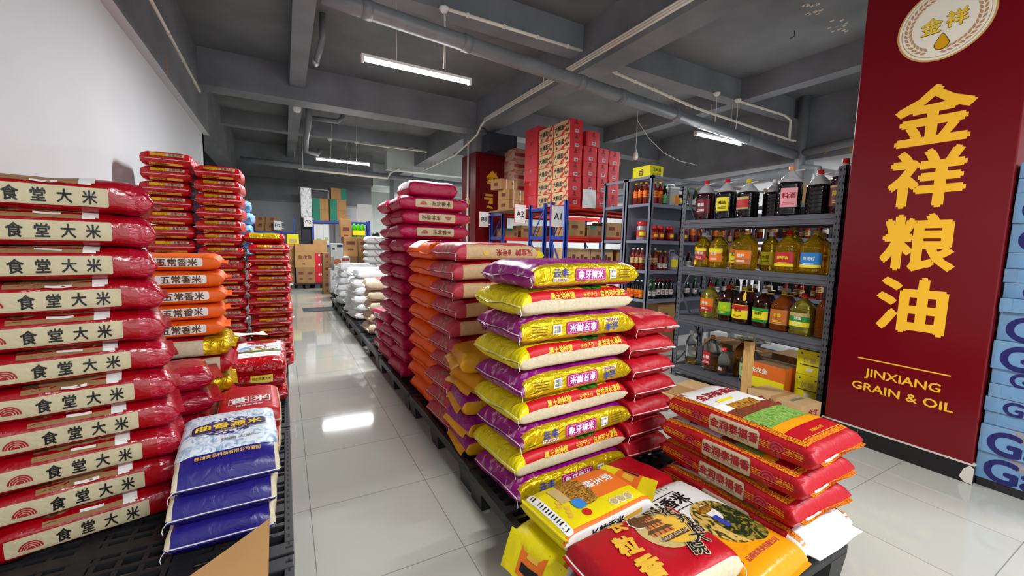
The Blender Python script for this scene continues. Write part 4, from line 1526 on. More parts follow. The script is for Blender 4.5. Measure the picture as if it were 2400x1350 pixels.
place(Bag(.48, .30, .088, lambda x, a: 'red_woven', 164).tree(), (1.10, .93, PZ), math.radians(2), 'red sack lying flat under the gatehouse picture sack', 'rice sack')
place(b.tree(), (1.085, .912, PZ + .086), math.radians(-1), 'red long-grain rice sack with a round gatehouse picture, at the front edge', 'rice sack')

# yellow sacks with carrying handles
def handle_bag(seed, top):
    b = Bag(.48, .285, .10, lambda x, a: 'white_print' if (a < 24 or a > 320) else 'carton_orange' if a < 44 else 'yellow_woven', seed, ab=(24, 44, 320), pleat=.004, lump=.003, p=8, n=4.5)
    m = MB()
    ft = b.side('top', .002)
    if top:
        put_rect(m, .0, .215, -.045, .125, 'carton_orange', ft, 8, 6)
        put_rect(m, -.10, .03, -.055, .125, 'grain_print', lift(ft, .0008), 6, 6, r=.05)
        put_rect(m, -.14, -.09, .0, .10, 'l_tan', lift(ft, .0012), 3, 4)
        put_rect(m, -.105, -.05, -.06, .0, 'l_blue', lift(ft, .0016), 3, 3, r=.02)
        put_disc(m, -.085, -.085, .02, .02, 'red_print', lift(ft, .002), 8, 1)
        for i, ch in enumerate('宗玉牌'):
            put_text(m, ch, .05, 'white_print', lift(ft, .0016), bold=.03, ox=.155 - .055 * i, oy=.045, rot=PI / 2 * 3)
        for i in range(3):
            put_disc(m, .055 + .04 * i, -.095, .021, .021, 'white_print', ft, 16, 1)
            put_disc(m, .055 + .04 * i, -.095, .017, .017, 'l_tan', lift(ft, .001), 16, 1)
        put_rect(m, -.222, -.19, -.13, .13, 'white_print', ft, 3, 6, r=.01)
        for k in range(14):
            put_rect(m, -.215, -.197, -.115 + k * .017, -.108 + k * .017, 'black_ink', lift(ft, .001), 1, 1)
        for k in range(5):
            put_disc(m, -.155 + .01 * (k % 3), -.07 + .022 * k, .014, .012, 'gold_print', ft, 5, 1)
    f = b.side('front', .003)
    put_text(m, '长粒香米', .045, 'black_ink', f, bold=.03, ox=-.03, oy=.052)
    put_rect(m, .06, .17, .042, .062, 'gold_print', f, 4, 1)
    b.part('printed_panel', m, 'orange panel with white characters and wheat ears')
    for s in (-1, 1):     # end flap folded up into a carrying handle with a slot
        h = MB()

        def fl(u, v, s=s):
            y = (u - .5) * .30 * (1 - .10 * v)
            if s < 0:
                if top:
                    return (-.225 - .012 * v, y, .07 + .012 * v - .01 * v * v)
                return (-.215 - .04 * v - .03 * v * v, y, .082 - .02 * v - .10 * v * v + .006 * math.sin(u * 9))
            return (.225 + .05 * v, y, .07 + .06 * v * (1.1 - u) + .01 * math.sin(v * 3))
        h.sheet(10, 8, fl, 'yellow_woven')
        h.sheet(10, 8, lambda u, v: tuple(Vector(fl(1 - u, v)) - Vector((s * -.002, 0, .002))), 'yellow_woven')
        if not (top and s < 0):
            h.sheet(5, 6, lambda u, v: tuple(Vector(fl(.28 + .44 * u, .04 + .9 * v)) + Vector((s * .001, 0, .0022))), 'carton_orange')
            h.sheet(4, 3, lambda u, v: tuple(Vector(fl(.34 + .32 * u, .70 + .16 * v)) + Vector((s * .002, 0, .0036))), 'black_ink')
            h.sheet(4, 4, lambda u, v: tuple(Vector(fl(.40 + .2 * u, .22 + .34 * v)) + Vector((s * .002, 0, .0034))), 'gold_print')
        b.part('handle_flap', h)
    return b.tree('handle_bag')


place(handle_bag(171, 0), (1.02, 1.262, PZ), math.radians(13), 'yellow rice bag with handle flaps, under the other yellow one', 'rice bag')
place(handle_bag(172, 1), (1.07, 1.25, PZ + .104), math.radians(5), 'bright yellow rice bag with an orange panel and handle flaps on top', 'rice bag')

# ---------------------------------------------------------------- black plastic pallets
def pallet(w, d):
    deck = MB()
    deck.box(0, w, 0, .07, .118, .15, 'pallet_black', bev=.004)
    deck.box(0, w, d - .07, d, .118, .15, 'pallet_black', bev=.004)
    deck.box(0, .035, .07, d - .07, .10, .15, 'pallet_black', bev=.003)
    deck.box(w - .035, w, .07, d - .07, .10, .15, 'pallet_black', bev=.003)
    n = int((w - .07) / .075)
    for i in range(1, n):
        x = .035 + (w - .07) * i / n
        deck.box(x - .009, x + .009, .07, d - .07, .125, .148, 'pallet_black')
    n = int((d - .14) / .062)
    for i in range(1, n):
        y = .07 + (d - .14) * i / n
        wd = .03 if i % 4 == 0 else .009
        deck.box(.035, w - .035, y - wd, y + wd, .122, .1495, 'pallet_black')
    for x in (w * .35, w * .65):
        deck.box(x - .03, x + .03, .07, d - .07, .12, .1492, 'pallet_black')
    for i in range(int(w / .09)):        # small slots along the rims
        for yy in (.035, d - .035):
            deck.box(.06 + i * .09, .085 + i * .09, yy - .006, yy + .006, .1501, .1504, 'rack_hole')
    for i in range(int(d / .05)):
        deck.box(w - .022, w - .014, .05 + i * .05, .07 + i * .05, .1501, .1504, 'rack_hole')
    kids = []
    for fx in (.0, w / 2 - .06, w - .13):
        for fy in (.0, d / 2 - .08, d - .16):
            f = MB()
            vs = [(fx + .012, fy + .012, 0), (fx + .118, fy + .012, 0), (fx + .118, fy + .148, 0), (fx + .012, fy + .148, 0),
                  (fx, fy, .118), (fx + .13, fy, .118), (fx + .13, fy + .16, .118), (fx, fy + .16, .118)]
            f.add(vs, [(3, 2, 1, 0), (4, 5, 6, 7), (0, 1, 5, 4), (1, 2, 6, 5), (2, 3, 7, 6), (3, 0, 4, 7)], 'pallet_black')
            kids.append(T('foot', f))
    return T('plastic_pallet', deck, kids)


PL, PR = pallet(1.08, 1.24), pallet(1.20, 1.24)
for i, y in enumerate((.47, 1.725, 2.985, 4.26, 5.52, 6.78)):
    place(PL, (-1.082, y, 0), 0, 'black plastic pallet along the left wall, %s from the front' % ORD[i], 'pallet', 'pallets on the left')
for i, y in enumerate((.72, 1.98, 3.24, 4.50, 5.76, 7.02, 8.28)):
    place(PR, (.85 if i else .84, y, 0), 0, 'black plastic pallet right of the aisle, %s from the front' % ORD[i], 'pallet', 'pallets on the right')
place(PR, (2.29, 9.15, 0), 0, 'black plastic pallet in the second row, right of the striped sacks', 'pallet')
place(pallet(.74, .7), (1.53, 9.55, 0), 0, 'small black pallet under the striped white sacks', 'pallet')
m = MB()
m.sheet(10, 8, lambda u, v: (-.5 + .42 * u, 1.30 + (.30 + .11 * u) * v, .17 + .012 * u + .14 * v * (u ** 1.2)), 'kraft')
m.sheet(10, 8, lambda u, v: (-.5 + .42 * (1 - u), 1.30 + (.30 + .11 * (1 - u)) * v, .166 + .012 * (1 - u) + .14 * v * ((1 - u) ** 1.2)), 'kraft')
place(T('cardboard_sheet', m), (0, 0, 0), 0, 'torn cardboard sheet on the pallet in the near left corner', 'cardboard')


# ---------------------------------------------------------------- shelving
def rack(name, L, D, Hh, levels, post_mat, beam_mat, board_mat, pw=.05, bh=.06, holes=True, brace=True, ribs=True):
    """along x, front at y = 0; returns a tree whose root is the first upright"""
    def up(x, y):
        p = MB()
        p.box(x, x + pw, y, y + .012, 0, Hh, post_mat)
        p.box(x if x < L / 2 else x + pw - .012, x + .012 if x < L / 2 else x + pw, y, y + pw, 0, Hh, post_mat)
        if holes:
            k = int(Hh / .05)
            for i in range(k):
                z = .04 + i * .05
                xs = x if x < L / 2 else x + pw
                for dx in (.014, .036):
                    p.box(x + dx - .004, x + dx + .004, y - .0006, y, z - .009, z + .009, 'rack_hole')
                p.box(xs - .0006 if x < L / 2 else xs, xs if x < L / 2 else xs + .0006, y + .02, y + .03, z - .009, z + .009, 'rack_hole')
        return p
    plate = lambda x, y: T('foot_plate', MB().box(x - .006, x + pw + .006, y - .006, y + pw + .006, 0, .012, post_mat))
    kids = [plate(0, 0)] + [T('upright', up(x, y), [plate(x, y)]) for x, y in ((L - pw, 0), (0, D - pw), (L - pw, D - pw))]
    for z in levels:
        for y in (0, D - .045):
            b = MB()
            b.box(pw, L - pw, y + .004, y + .042, z - bh, z - .004, beam_mat)
            if ribs:
                for q in (.2, .6):
                    b.box(pw, L - pw, y - .001, y + .004, z - bh * (q + .25), z - bh * q, beam_mat)
            kids.append(T('beam', b))
        for x in (0, L - pw):
            b = MB()
            b.box(x + .006, x + pw - .006, pw, D - pw, z - bh * .8, z - .006, beam_mat if not brace else post_mat)
            kids.append(T('side_beam', b))
        s = MB()
        s.box(.01, L - .01, .006, D - .006, z - .012, z, board_mat)
        kids.append(T('shelf_board', s))
    if brace:
        for x in (.01, L - .03):
            b = MB()
            zs = [.15] + [Hh * (i + 1) / 4 - .1 for i in range(4)]
            for i in range(4):
                y0, y1 = (pw, D - pw) if i % 2 == 0 else (D - pw, pw)
                b.tube([(x + .01, y0, zs[i]), (x + .01, y1, zs[i + 1])], .012, post_mat, 6)
            kids.append(T('brace', b))
    return T(name, up(0, 0), kids)


# near black rack of oil jugs: its long front looks at the aisle (local -y turned to -x)
L1Z = (.13, .67, 1.19, 1.67)
place(rack('storage_rack', 1.46, .46, 2.02, L1Z, 'rack_black', 'rack_black', 'rack_black', pw=.055, bh=.085), (3.69, 3.02, 0), D90,
      'black slotted steel rack of oil jugs beside the red column', 'rack')
# grey rack behind it, end frame towards the aisle
L2Z = (.72, 1.09, 1.47, 1.925)
g = rack('storage_rack', 2.5, .44, 2.26, L2Z, 'rack_grey', 'rack_grey', 'rack_grey', pw=.04, bh=.045, holes=False, brace=False, ribs=False)
top = MB()
for z in (2.235,):
    top.box(0, 2.5, 0, .03, z - .012, z + .02, 'rack_grey')
    top.box(0, .03, 0, .44, z - .012, z + .02, 'rack_grey')
    top.box(0, 2.5, .41, .44, z - .012, z + .02, 'rack_grey')
g[2].append(T('top_frame', top))
bk = MB()
bk.box(.04, 2.46, .425, .43, .08, 2.2, 'rack_grey')
g[2].append(T('back_panel', bk))
place(g, (3.95, 3.68, 0), 0, 'grey steel rack of sauce bottles, its end toward the aisle', 'rack')
g2 = rack('storage_rack', 2.5, .42, 2.26, L2Z, 'rack_grey', 'rack_grey', 'rack_grey', pw=.04, bh=.045, holes=False, brace=False, ribs=False)
top = MB()
top.box(0, 2.5, 0, .03, 2.223, 2.255, 'rack_grey')
top.box(0, .03, 0, .42, 2.223, 2.255, 'rack_grey')
g2[2].append(T('top_frame', top))
place(g2, (3.95, 4.13, 0), 0, 'half-empty grey steel rack standing behind the sauce bottle rack', 'rack')
# low dark rack seen through the oil jugs
L3Z = (.40, .78, 1.16, 1.54)
g3 = rack('storage_rack', 2.6, .42, 2.0, L3Z + (1.98,), 'rack_grey', 'rack_grey', 'rack_grey', pw=.04, bh=.045, holes=False, brace=False, ribs=False)
bk = MB()
bk.box(.02, 2.58, .405, .41, .05, 1.97, 'rack_black')
g3[2].append(T('back_panel', bk))
place(g3, (5.75, 3.5, 0), D90,
      'grey rack of small bottles seen between the oil jugs', 'rack')


# ---------------------------------------------------------------- bottles and jugs
def jug(r, h, body, cap, lab=None, bands=(), text=None, tmat='white_print', handle=None, ribs=False, sq=2.8, span=56, tsize=.035, fill=None, capr=.021, top=None):
    k = h / .34
    r *= .88
    prof = [(r * .88, 0), (r * .98, .008), (r, .02)]
    zs = .21 * k
    if ribs:
        n = 6
        for i in range(n):
            z = .03 + (zs - .03) * i / n
            prof += [(r, z), (r * .965, z + (zs - .03) / n * .5), (r, z + (zs - .03) / n * .95)]
    else:
        prof += [(r, .08 * k), (r * .985, .085 * k), (r * .985, .20 * k)]
    prof += [(r, zs + .005), (r * .93, zs + .022 * k), (r * .76, zs + .048 * k), (r * .54, zs + .072 * k), (r * .34, zs + .089 * k), (capr * .95, zs + .1 * k), (capr * .95, zs + .108 * k)]
    b = MB()
    if top:
        j = len(prof) - 5
        b.lathe(prof[:j], body, 28, sq)
        b.lathe(prof[j - 1:], top, 28, sq)
    else:
        b.lathe(prof, body, 28, sq)
    kids = []
    if fill:       # liquid level inside a clear jug
        f = MB()
        f.lathe([(r * .84, .006), (r * .94, .02), (r * .94, fill[1])], fill[0], 24, sq)
        kids.append(T('liquid', f))
    c = MB()
    z0 = zs + .106 * k
    c.lathe([(capr * 1.25, z0), (capr * 1.25, z0 + .008), (capr * 1.08, z0 + .009), (capr * 1.1, z0 + .03), (capr * .95, z0 + .034)], cap, 18)
    kids.append(T('cap', c))
    if handle:
        hm = MB()
        hz = zs + .098 * k
        hm.tube([(capr * .9, 0, hz), (capr * 1.6, -.004, hz + .006), (r * .95, -.012, hz + .008), (r * 1.0, .0, hz + .008), (r * .95, .012, hz + .008), (capr * 1.6, .004, hz + .006), (capr * .9, .0, hz)], .0055, handle, 6)
        kids.append(T('handle', hm))
    if lab:
        m = MB()
        a0, a1 = math.radians(-90 - span), math.radians(-90 + span)
        m.lathe([(r * 1.012, lab[0] * k), (r * 1.012, lab[1] * k)], lab[2], 16, sq, a0, a1, cap=False)
        for i, (q0, q1, mm) in enumerate(bands):
            m.lathe([(r * (1.018 + .002 * i), q0 * k), (r * (1.018 + .002 * i), q1 * k)], mm, 16, sq, a0, a1, cap=False)
        bv = BVHTree.FromPolygons([Vector(v) for v in m.v], m.f)
        if text:
            put_text(m, text, tsize, tmat, drape(bv, 'front', .0015), bold=.03, oy=(lab[0] + (lab[1] - lab[0]) * .62) * k, res=1)
            for i in range(2):
                put_rect(m, -r * .45, r * .45, (lab[0] + .018 + .012 * i) * k, (lab[0] + .023 + .012 * i) * k, tmat, drape(bv, 'front', .0012), 4, 1)
        kids.append(T('label', m))
    return T('oil_jug', b, kids)


def put_jug(t, y, z, label_, x=3.86, tw=0, grp='jugs on the black rack'):
    t = ('oil_jug' if 'oil' in label_ else 'sauce_jug',) + t[1:]
    place(t, (x, y, z + .001), D90 + math.radians(tw), label_, 'bottle', grp)


z = L1Z[3]
put_jug(jug(.098, .40, 'soy_red', 'cap_red', (.06, .18, 'l_maroon'), ((.10, .12, 'l_brown'),), '香醋', 'white_print', 'cap_white', top='bag_clear'), 2.86, z, 'dark red sauce jug with a maroon label, leftmost on the top shelf', tw=5)
put_jug(jug(.098, .39, 'soy_black', 'cap_red', (.07, .185, 'l_yellow'), (), '酱油', 'black_ink', 'cap_white', ribs=True, span=38, top='bag_clear'), 2.63, z, 'black sauce jug with a yellow label on the top shelf', tw=8)
put_jug(jug(.096, .36, 'soy_black', 'cap_yellow', (.08, .19, 'l_tan'), ((.095, .165, 'l_red'),), None, 'gold_ink', 'cap_white', ribs=True, span=40, top='bag_clear'), 2.41, z, 'black sauce jug with a tan and red label on the top shelf', tw=-5)
put_jug(jug(.092, .35, 'soy_black', 'cap_white', handle='cap_white', ribs=True, top='bag_clear'), 2.25, z, 'unlabelled black sauce jug with a white cap, set back on the top shelf', x=4.0)
put_jug(jug(.092, .36, 'soy_black', 'cap_green', handle='cap_white', ribs=True, top='bag_clear'), 2.19, z, 'black sauce jug with a green cap behind the pink-labelled one', x=4.03 - .06 + .06)
put_jug(jug(.105, .42, 'soy_black', 'cap_orange', (.06, .19, 'l_pink'), (), '料酒', 'red_ink', 'cap_white', ribs=True, span=36, tsize=.05, top='bag_clear'), 2.03, z, 'big black sauce jug with a pink label and orange cap', x=3.84, tw=24)
put_jug(jug(.092, .36, 'soy_black', 'cap_red', handle='cap_white', ribs=True, top='bag_clear'), 1.82, z, 'unlabelled black sauce jug with a red cap on the top shelf', x=3.87)
put_jug(jug(.088, .43, 'soy_red', 'cap_red', (.05, .18, 'l_brown'), ((.165, .178, 'l_tan'),), '陈醋', 'gold_ink', 'steel', tsize=.04, span=60, top='bag_clear'), 1.655, z, 'tall dark vinegar jug with a brown label, rightmost on the top shelf', x=3.88)
for i, (y, cp) in enumerate(((2.76, 'cap_red'), (2.53, 'cap_white'), (1.93, 'cap_red'))):
    put_jug(jug(.07, .32, 'soy_black', cp, top='bag_clear'), y, z, 'small black sauce jug at the back of the top shelf, %s from left' % ORD[i], x=4.04)

z = L1Z[2]
put_jug(jug(.085, .34, 'oil_gold', 'cap_white', (.07, .19, 'l_red'), ((.165, .19, 'l_yellow'),), '食用油', 'white_print', 'cap_white'), 2.85, z, 'golden oil jug with a red label, leftmost on the second shelf')
put_jug(jug(.092, .345, 'oil_gold', 'cap_gold', (.06, .19, 'l_orange'), ((.15, .19, 'l_yellow'),), '花生', 'white_print'), 2.67, z, 'golden oil jug with an orange label on the second shelf')
put_jug(jug(.088, .34, 'oil_gold', 'cap_gold', (.06, .19, 'l_yellow'), ((.15, .19, 'l_copper'),), '玉米', 'brown_ink'), 2.48, z, 'golden oil jug with a yellow label on the second shelf', x=3.90)
put_jug(jug(.098, .36, 'oil_gold', 'cap_orange', (.05, .17, 'l_orange'), ((.05, .10, 'l_copper'),), '菜籽', 'white_print'), 2.345, z, 'golden oil jug with an orange cap, in the middle of the second shelf', x=3.80)
put_jug(jug(.085, .34, 'oil_gold', 'cap_white', (.05, .17, 'l_yellow'), (), '大豆', 'green_ink'), 2.20, z, 'golden oil jug with a yellow label, right end of the left group', x=3.93)
put_jug(jug(.095, .39, 'oil_gold', 'cap_gold', handle='bag_clear'), 2.07, z, 'tall golden oil jug standing behind the red-labelled one', x=4.03)
put_jug(jug(.098, .345, 'oil_gold', 'cap_red', (.05, .17, 'l_red'), ((.05, .075, 'l_yellow'),), '皇冠油', 'gold_ink', tsize=.03), 1.99, z, 'golden oil jug with a red label and red cap', x=3.82)
put_jug(jug(.098, .345, 'oil_gold', 'cap_gold', (.05, .17, 'l_blue'), ((.05, .075, 'l_yellow'),), '葵花籽', 'white_print', tsize=.03), 1.785, z, 'golden oil jug with a blue label on the second shelf', x=3.82)
put_jug(jug(.078, .30, 'oil_amber', 'cap_red', ribs=True), 1.65, z, 'amber oil jug without a label, rightmost on the second shelf', x=3.92)
put_jug(jug(.09, .36, 'oil_gold', 'cap_gold', handle='bag_clear'), 2.57, z, 'tall golden oil jug at the back of the second shelf', x=4.06)
put_jug(jug(.085, .33, 'oil_gold', 'cap_gold'), 1.84, z, 'golden oil jug behind the blue-labelled one', x=4.05)

z = L1Z[1]
put_jug(jug(.092, .345, 'oil_green', 'cap_red', (.07, .20, 'l_orange'), ((.07, .12, 'l_red'),), '原香', 'white_print', 'cap_white'), 2.73, z, 'pale golden oil jug with an orange-red label, leftmost on the third shelf')
put_jug(jug(.086, .345, 'oil_dark', 'cap_red', (.06, .185, 'l_lime'), ((.06, .10, 'l_green'),), '山茶', 'yellow_ink', 'cap_white'), 2.53, z, 'dark oil jug with a lime green label on the third shelf')
t = jug(.098, .34, 'oil_dark', 'cap_yellow', (.05, .185, 'l_yellow'), ((.135, .18, 'l_red'),), '菜油', 'red_ink', 'cap_yellow')
m = MB()
m.tube([(.03, -.03, .32), (.06, -.085, .30)], .003, 'cap_yellow', 5)
m.sheet(2, 6, lambda u, v: (.05 + .03 * u + .0 * v, -.09 - .004 * u - .012 * v, .30 - .07 * v), 'cap_yellow')
t[2].append(T('hang_tag', m))
put_jug(t, 2.37, z, 'dark oil jug with a yellow label and yellow hang tag')
put_jug(jug(.09, .34, 'oil_dark', 'cap_white', (.05, .18, 'l_yellow'), ((.05, .075, 'l_green'), (.15, .18, 'l_green')), '菜籽', 'green_ink', 'cap_yellow'), 2.18, z, 'dark oil jug with a yellow and green label')
put_jug(jug(.098, .34, 'oil_brown', 'cap_gold', (.06, .19, 'l_copper'), ((.06, .068, 'l_tan'),), '浓香', 'gold_ink', 'cap_gold', span=66), 2.01, z, 'brown oil jug with a copper label and gold cap')
put_jug(jug(.098, .34, 'oil_green', 'cap_red', (.07, .19, 'l_green'), ((.16, .19, 'l_tan'), (.075, .115, 'l_yellow')), '豆油', 'white_print', 'cap_red', ribs=True, tsize=.028), 1.835, z, 'pale golden oil jug with a green label and red cap', x=3.84)
put_jug(jug(.094, .38, 'oil_brown', 'cap_white', handle='cap_white', ribs=True), 1.66, z, 'brown oil jug without a label, rightmost on the third shelf', x=3.87)
for i, (y, bd, cp) in enumerate(((2.62, 'oil_dark', 'cap_gold'), (2.44, 'oil_brown', 'cap_gold'), (2.26, 'oil_dark', 'cap_gold'), (2.08, 'oil_brown', 'cap_white'))):
    put_jug(jug(.08, .35, bd, cp, handle='cap_yellow'), y, z, 'dark oil jug at the back of the third shelf, %s from left' % ORD[i], x=4.05)

z = L1Z[0]
put_jug(jug(.062, .36, 'pet_clear', 'cap_white', sq=2, fill=('oil_gold', .07)), 2.90, z, 'nearly empty clear bottle with a little oil, leftmost on the bottom shelf', x=3.84)
put_jug(jug(.066, .27, 'pet_clear', 'cap_white', sq=2, fill=('oil_amber', .15)), 2.77, z, 'half full clear oil bottle at the back of the bottom shelf', x=3.97)
put_jug(jug(.10, .35, 'pet_clear', 'cap_orange', (.06, .19, 'l_red'), (), '白醋', 'white_print', 'cap_white', ribs=True, span=26), 2.665, z, 'clear vinegar jug with a red label on the bottom shelf')
put_jug(jug(.055, .26, 'pet_clear', 'cap_red', (.05, .11, 'l_brown'), (), '醋', 'white_print', ribs=True, sq=2, fill=('soy_black', .10)), 2.49, z, 'small clear bottle half filled with black sauce', x=3.80)
put_jug(jug(.082, .36, 'oil_amber', 'cap_gold', handle='bag_clear', ribs=True), 2.40, z, 'amber oil jug without a label on the bottom shelf', x=3.96)
put_jug(jug(.10, .34, 'pet_clear', 'cap_red', (.06, .18, 'l_palegreen'), (), '米醋', 'green_ink', 'cap_white', tsize=.045), 2.235, z, 'clear jug with a pale green label and red cap', x=3.84)


def small_bottle(kind):
    b, kids = MB(), []
    r, h, body, cap, lab, lm = {
        'red': (.036, .28, 'sauce_red', 'cap_yellow', (.09, .17), 'l_orange'),
        'redw': (.036, .28, 'sauce_red', 'cap_white', (.09, .16), 'l_tan'),
        'yel': (.034, .25, 'sauce_red', 'cap_yellow', (.03, .09), 'l_white'),
        'soy': (.034, .24, 'glass_dark', 'cap_white', (.02, .12), 'l_orange'),
        'grn': (.030, .25, 'glass_green', 'cap_green', (.04, .11), 'l_white'),
        'drk': (.031, .25, 'glass_dark', 'cap_red', (.05, .12), 'l_white'),
        'gdk': (.033, .26, 'glass_dark', 'cap_green', (.02, .12), 'cap_green'),
        'tan': (.032, .22, 'sauce_red', 'cap_gold', (.03, .10), 'l_tan')}[kind]
    b.lathe([(r * .9, 0), (r, .008), (r, h * .6), (r * .85, h * .7), (r * .42, h * .82), (r * .36, h * .93)], body, 14)
    c = MB()
    c.lathe([(r * .44, h * .92), (r * .44, h), (r * .36, h + .003)], cap, 10)
    kids.append(T('cap', c))
    m = MB()
    m.lathe([(r * 1.015, lab[0]), (r * 1.015, lab[1])], lm, 14, 2.0, cap=False)
    for k in range(3):
        m.lathe([(r * 1.025, lab[0] + .012 + k * .02), (r * 1.025, lab[0] + .02 + k * .02)], 'red_ink' if k % 2 else 'brown_ink', 6, 2.0, math.radians(-130), math.radians(-50), cap=False)
    kids.append(T('label', m))
    return T('sauce_bottle', b, kids)


SB = {k: small_bottle(k) for k in ('red', 'redw', 'yel', 'soy', 'grn', 'drk', 'gdk', 'tan')}
NAME = {'red': 'yellow-capped red sauce bottle', 'redw': 'white-capped red-brown sauce bottle', 'yel': 'slim yellow-capped sauce bottle', 'soy': 'orange-labelled dark soy bottle',
        'grn': 'green white-labelled bottle', 'drk': 'dark red-capped bottle', 'gdk': 'dark green-labelled bottle', 'tan': 'small tan-labelled bottle'}


def jar(r, h, body, lid, lm):
    b = MB()
    b.lathe([(r * .92, 0), (r, .01), (r, h * .68), (r * .82, h * .76), (r * .8, h * .8)], body, 20)
    c = MB()
    c.lathe([(r * .92, h * .78), (r * .94, h * .80), (r * .94, h * .97), (r * .86, h)], lid, 20)
    m = MB()
    m.lathe([(r * 1.015, h * .16), (r * 1.015, h * .55)], lm, 16, 2, cap=False)
    m.lathe([(r * 1.025, h * .25), (r * 1.025, h * .45)], 'l_yellow', 8, 2, math.radians(-125), math.radians(-55), cap=False)
    return T('sauce_jar', b, [T('lid', c), T('label', m)])


def can_jug(body, lab):
    b = MB()
    b.lathe([(.075, 0), (.08, .01), (.08, .17), (.06, .20), (.03, .215), (.026, .23)], body, 20, 4)
    h = MB()
    h.tube([(-.05, 0, .19), (-.05, 0, .245), (-.03, 0, .26), (.03, 0, .26), (.05, 0, .245), (.05, 0, .19)], .009, body, 6)
    m = MB()
    m.lathe([(.082, .04), (.082, .14)], lab, 12, 4, math.radians(-140), math.radians(-40), cap=False)
    return T('handled_can', b, [T('handle', h), T('label', m)])


# grey rack: what stands at its aisle end and along its front
zz = L2Z[3]
for i, (x, y) in enumerate(((4.03, 4.02), (4.03, 3.935), (4.03, 3.85), (4.13, 3.80), (4.20, 3.78))):
    place(SB['red'], (x, y, zz), 0, NAME['red'] + ', %s from left on the top shelf' % ORD[i], 'bottle', 'red sauce bottles on the top shelf')
place(SB['gdk'], (4.275, 3.77, zz), 0, 'dark bottle with a green label on the top shelf of the grey rack', 'bottle')
b = MB()
b.box(-.085, .085, -.07, .07, 0, .21, 'bag_clear', bev=.015)
h = MB()
h.box(-.09, .09, -.075, .075, .21, .235, 'white_plastic', bev=.006)
k_ = MB()
k_.tube([(-.07, 0, .235), (-.06, 0, .27), (.06, 0, .27), (.07, 0, .235)], .007, 'white_plastic', 6)
l_ = MB()
l_.box(-.06, .0, -.0715, -.0705, .03, .14, 'l_tan')
l_.box(.01, .07, -.0715, -.0705, .02, .13, 'l_orange')
place(T('plastic_bucket', b, [T('lid', h), T('handle', k_), T('label', l_)]), (4.42, 3.80, zz), 0, 'clear square bucket with a white lid on the grey rack', 'bucket')
place(jar(.055, .2, 'soy_black', 'cap_white', 'l_tan'), (4.58, 3.8, zz), 0, 'black jar with a white lid beside the clear bucket', 'jar')
zz = L2Z[2]
place(jar(.068, .24, 'tub_grey', 'cap_red', 'l_red'), (4.05, 3.90, zz), math.radians(-40), 'big grey plastic jar with a red lid on the grey rack', 'jar')
for i, (x, y) in enumerate(((4.16, 3.82), (4.30, 3.84), (4.46, 3.82), (4.28, 3.99), (4.75, 3.84))):
    place(jar(.058, .19, 'jar_red', 'cap_red', 'l_red'), (x, y, zz), 0, 'dark red chilli jar with a red lid, %s on the grey rack' % ('leftmost', 'second from left', 'third from left', 'at the back', 'rightmost')[i], 'jar', 'chilli jars on the grey rack')
zz = L2Z[1]
for i, (x, y, k) in enumerate(((4.02, 4.0, 'redw'), (4.02, 3.925, 'redw'), (4.02, 3.85, 'redw'), (4.09, 3.79, 'redw'), (4.165, 3.77, 'redw'), (4.165, 3.86, 'redw'), (4.27, 3.78, 'yel'), (4.35, 3.77, 'yel'), (4.31, 3.86, 'yel'))):
    place(SB[k], (x, y, zz), 0, NAME[k] + ', %s along the third shelf' % ORD[i], 'bottle', 'sauce bottles on the third shelf')
place(can_jug('tub_grey', 'l_yellow'), (4.50, 3.79, zz), 0, 'grey can with a yellow label and top handle', 'can')
zz = L2Z[0]
for i, (x, y) in enumerate(((4.0, 4.02), (4.0, 3.95), (4.0, 3.88), (4.0, 3.81))):
    place(SB['soy'], (x, y, zz), D90, NAME['soy'] + ', %s from left at the rack end' % ORD[i], 'bottle', 'soy bottles at the rack end')
for i, (x, y, k) in enumerate(((4.09, 3.77, 'grn'), (4.17, 3.77, 'grn'), (4.25, 3.77, 'drk'), (4.33, 3.77, 'drk'), (4.41, 3.77, 'drk'), (4.49, 3.77, 'drk'), (4.13, 3.86, 'grn'), (4.21, 3.86, 'grn'), (4.29, 3.86, 'drk'), (4.37, 3.86, 'drk'))):
    place(SB[k], (x, y, zz), 0, NAME[k] + ', %s along the lowest shelf' % ORD[i], 'bottle', 'bottles on the lowest shelf')
# farther along the grey rack, seen through the oil jugs
for zi, (zz, kinds) in enumerate(zip(L2Z, (('drk', 'grn'), ('drk', 'tan'), ('red', 'tan'), ('grn', 'red')))):
    for i in range(19):
        k = kinds[(i // 3) % 2]
        place(SB[k], (4.66 + i * .082 + (.2 if zi == 2 else 0 if zi != 3 else .05), 3.78 + .05 * (i % 2), zz), 0, NAME[k] + ', %s along the far %s row of the grey rack' % (ORD[i], ('lowest', 'second', 'third', 'top')[zi]), 'bottle', 'far bottles on the grey rack')
for zi, zz in enumerate(L3Z):
    for i in range(20):
        if zi in (1, 3) and i > 14:
            continue
        k = ('tan', 'drk', 'tan', 'redw')[(i // 4 + zi) % 4]
        place(SB[k], (5.82 + .07 * (i % 2), 3.42 - i * .1, zz), D90, NAME[k] + ', %s on the %s shelf behind the oil jugs' % (ORD[i], ('lowest', 'second', 'third', 'top')[zi]), 'bottle', 'bottles on the rack behind the oil jugs')


def bin_(w, d, h):
    b = MB()
    b.box(-w / 2, w / 2, -d / 2, d / 2, 0, h, 'bin_blue', bev=.02)
    r = MB()
    r.box(-w / 2 - .02, w / 2 + .02, -d / 2 - .02, d / 2 + .02, h - .05, h, 'bin_blue', bev=.012)
    return T('plastic_crate', b, [T('rim', r)])


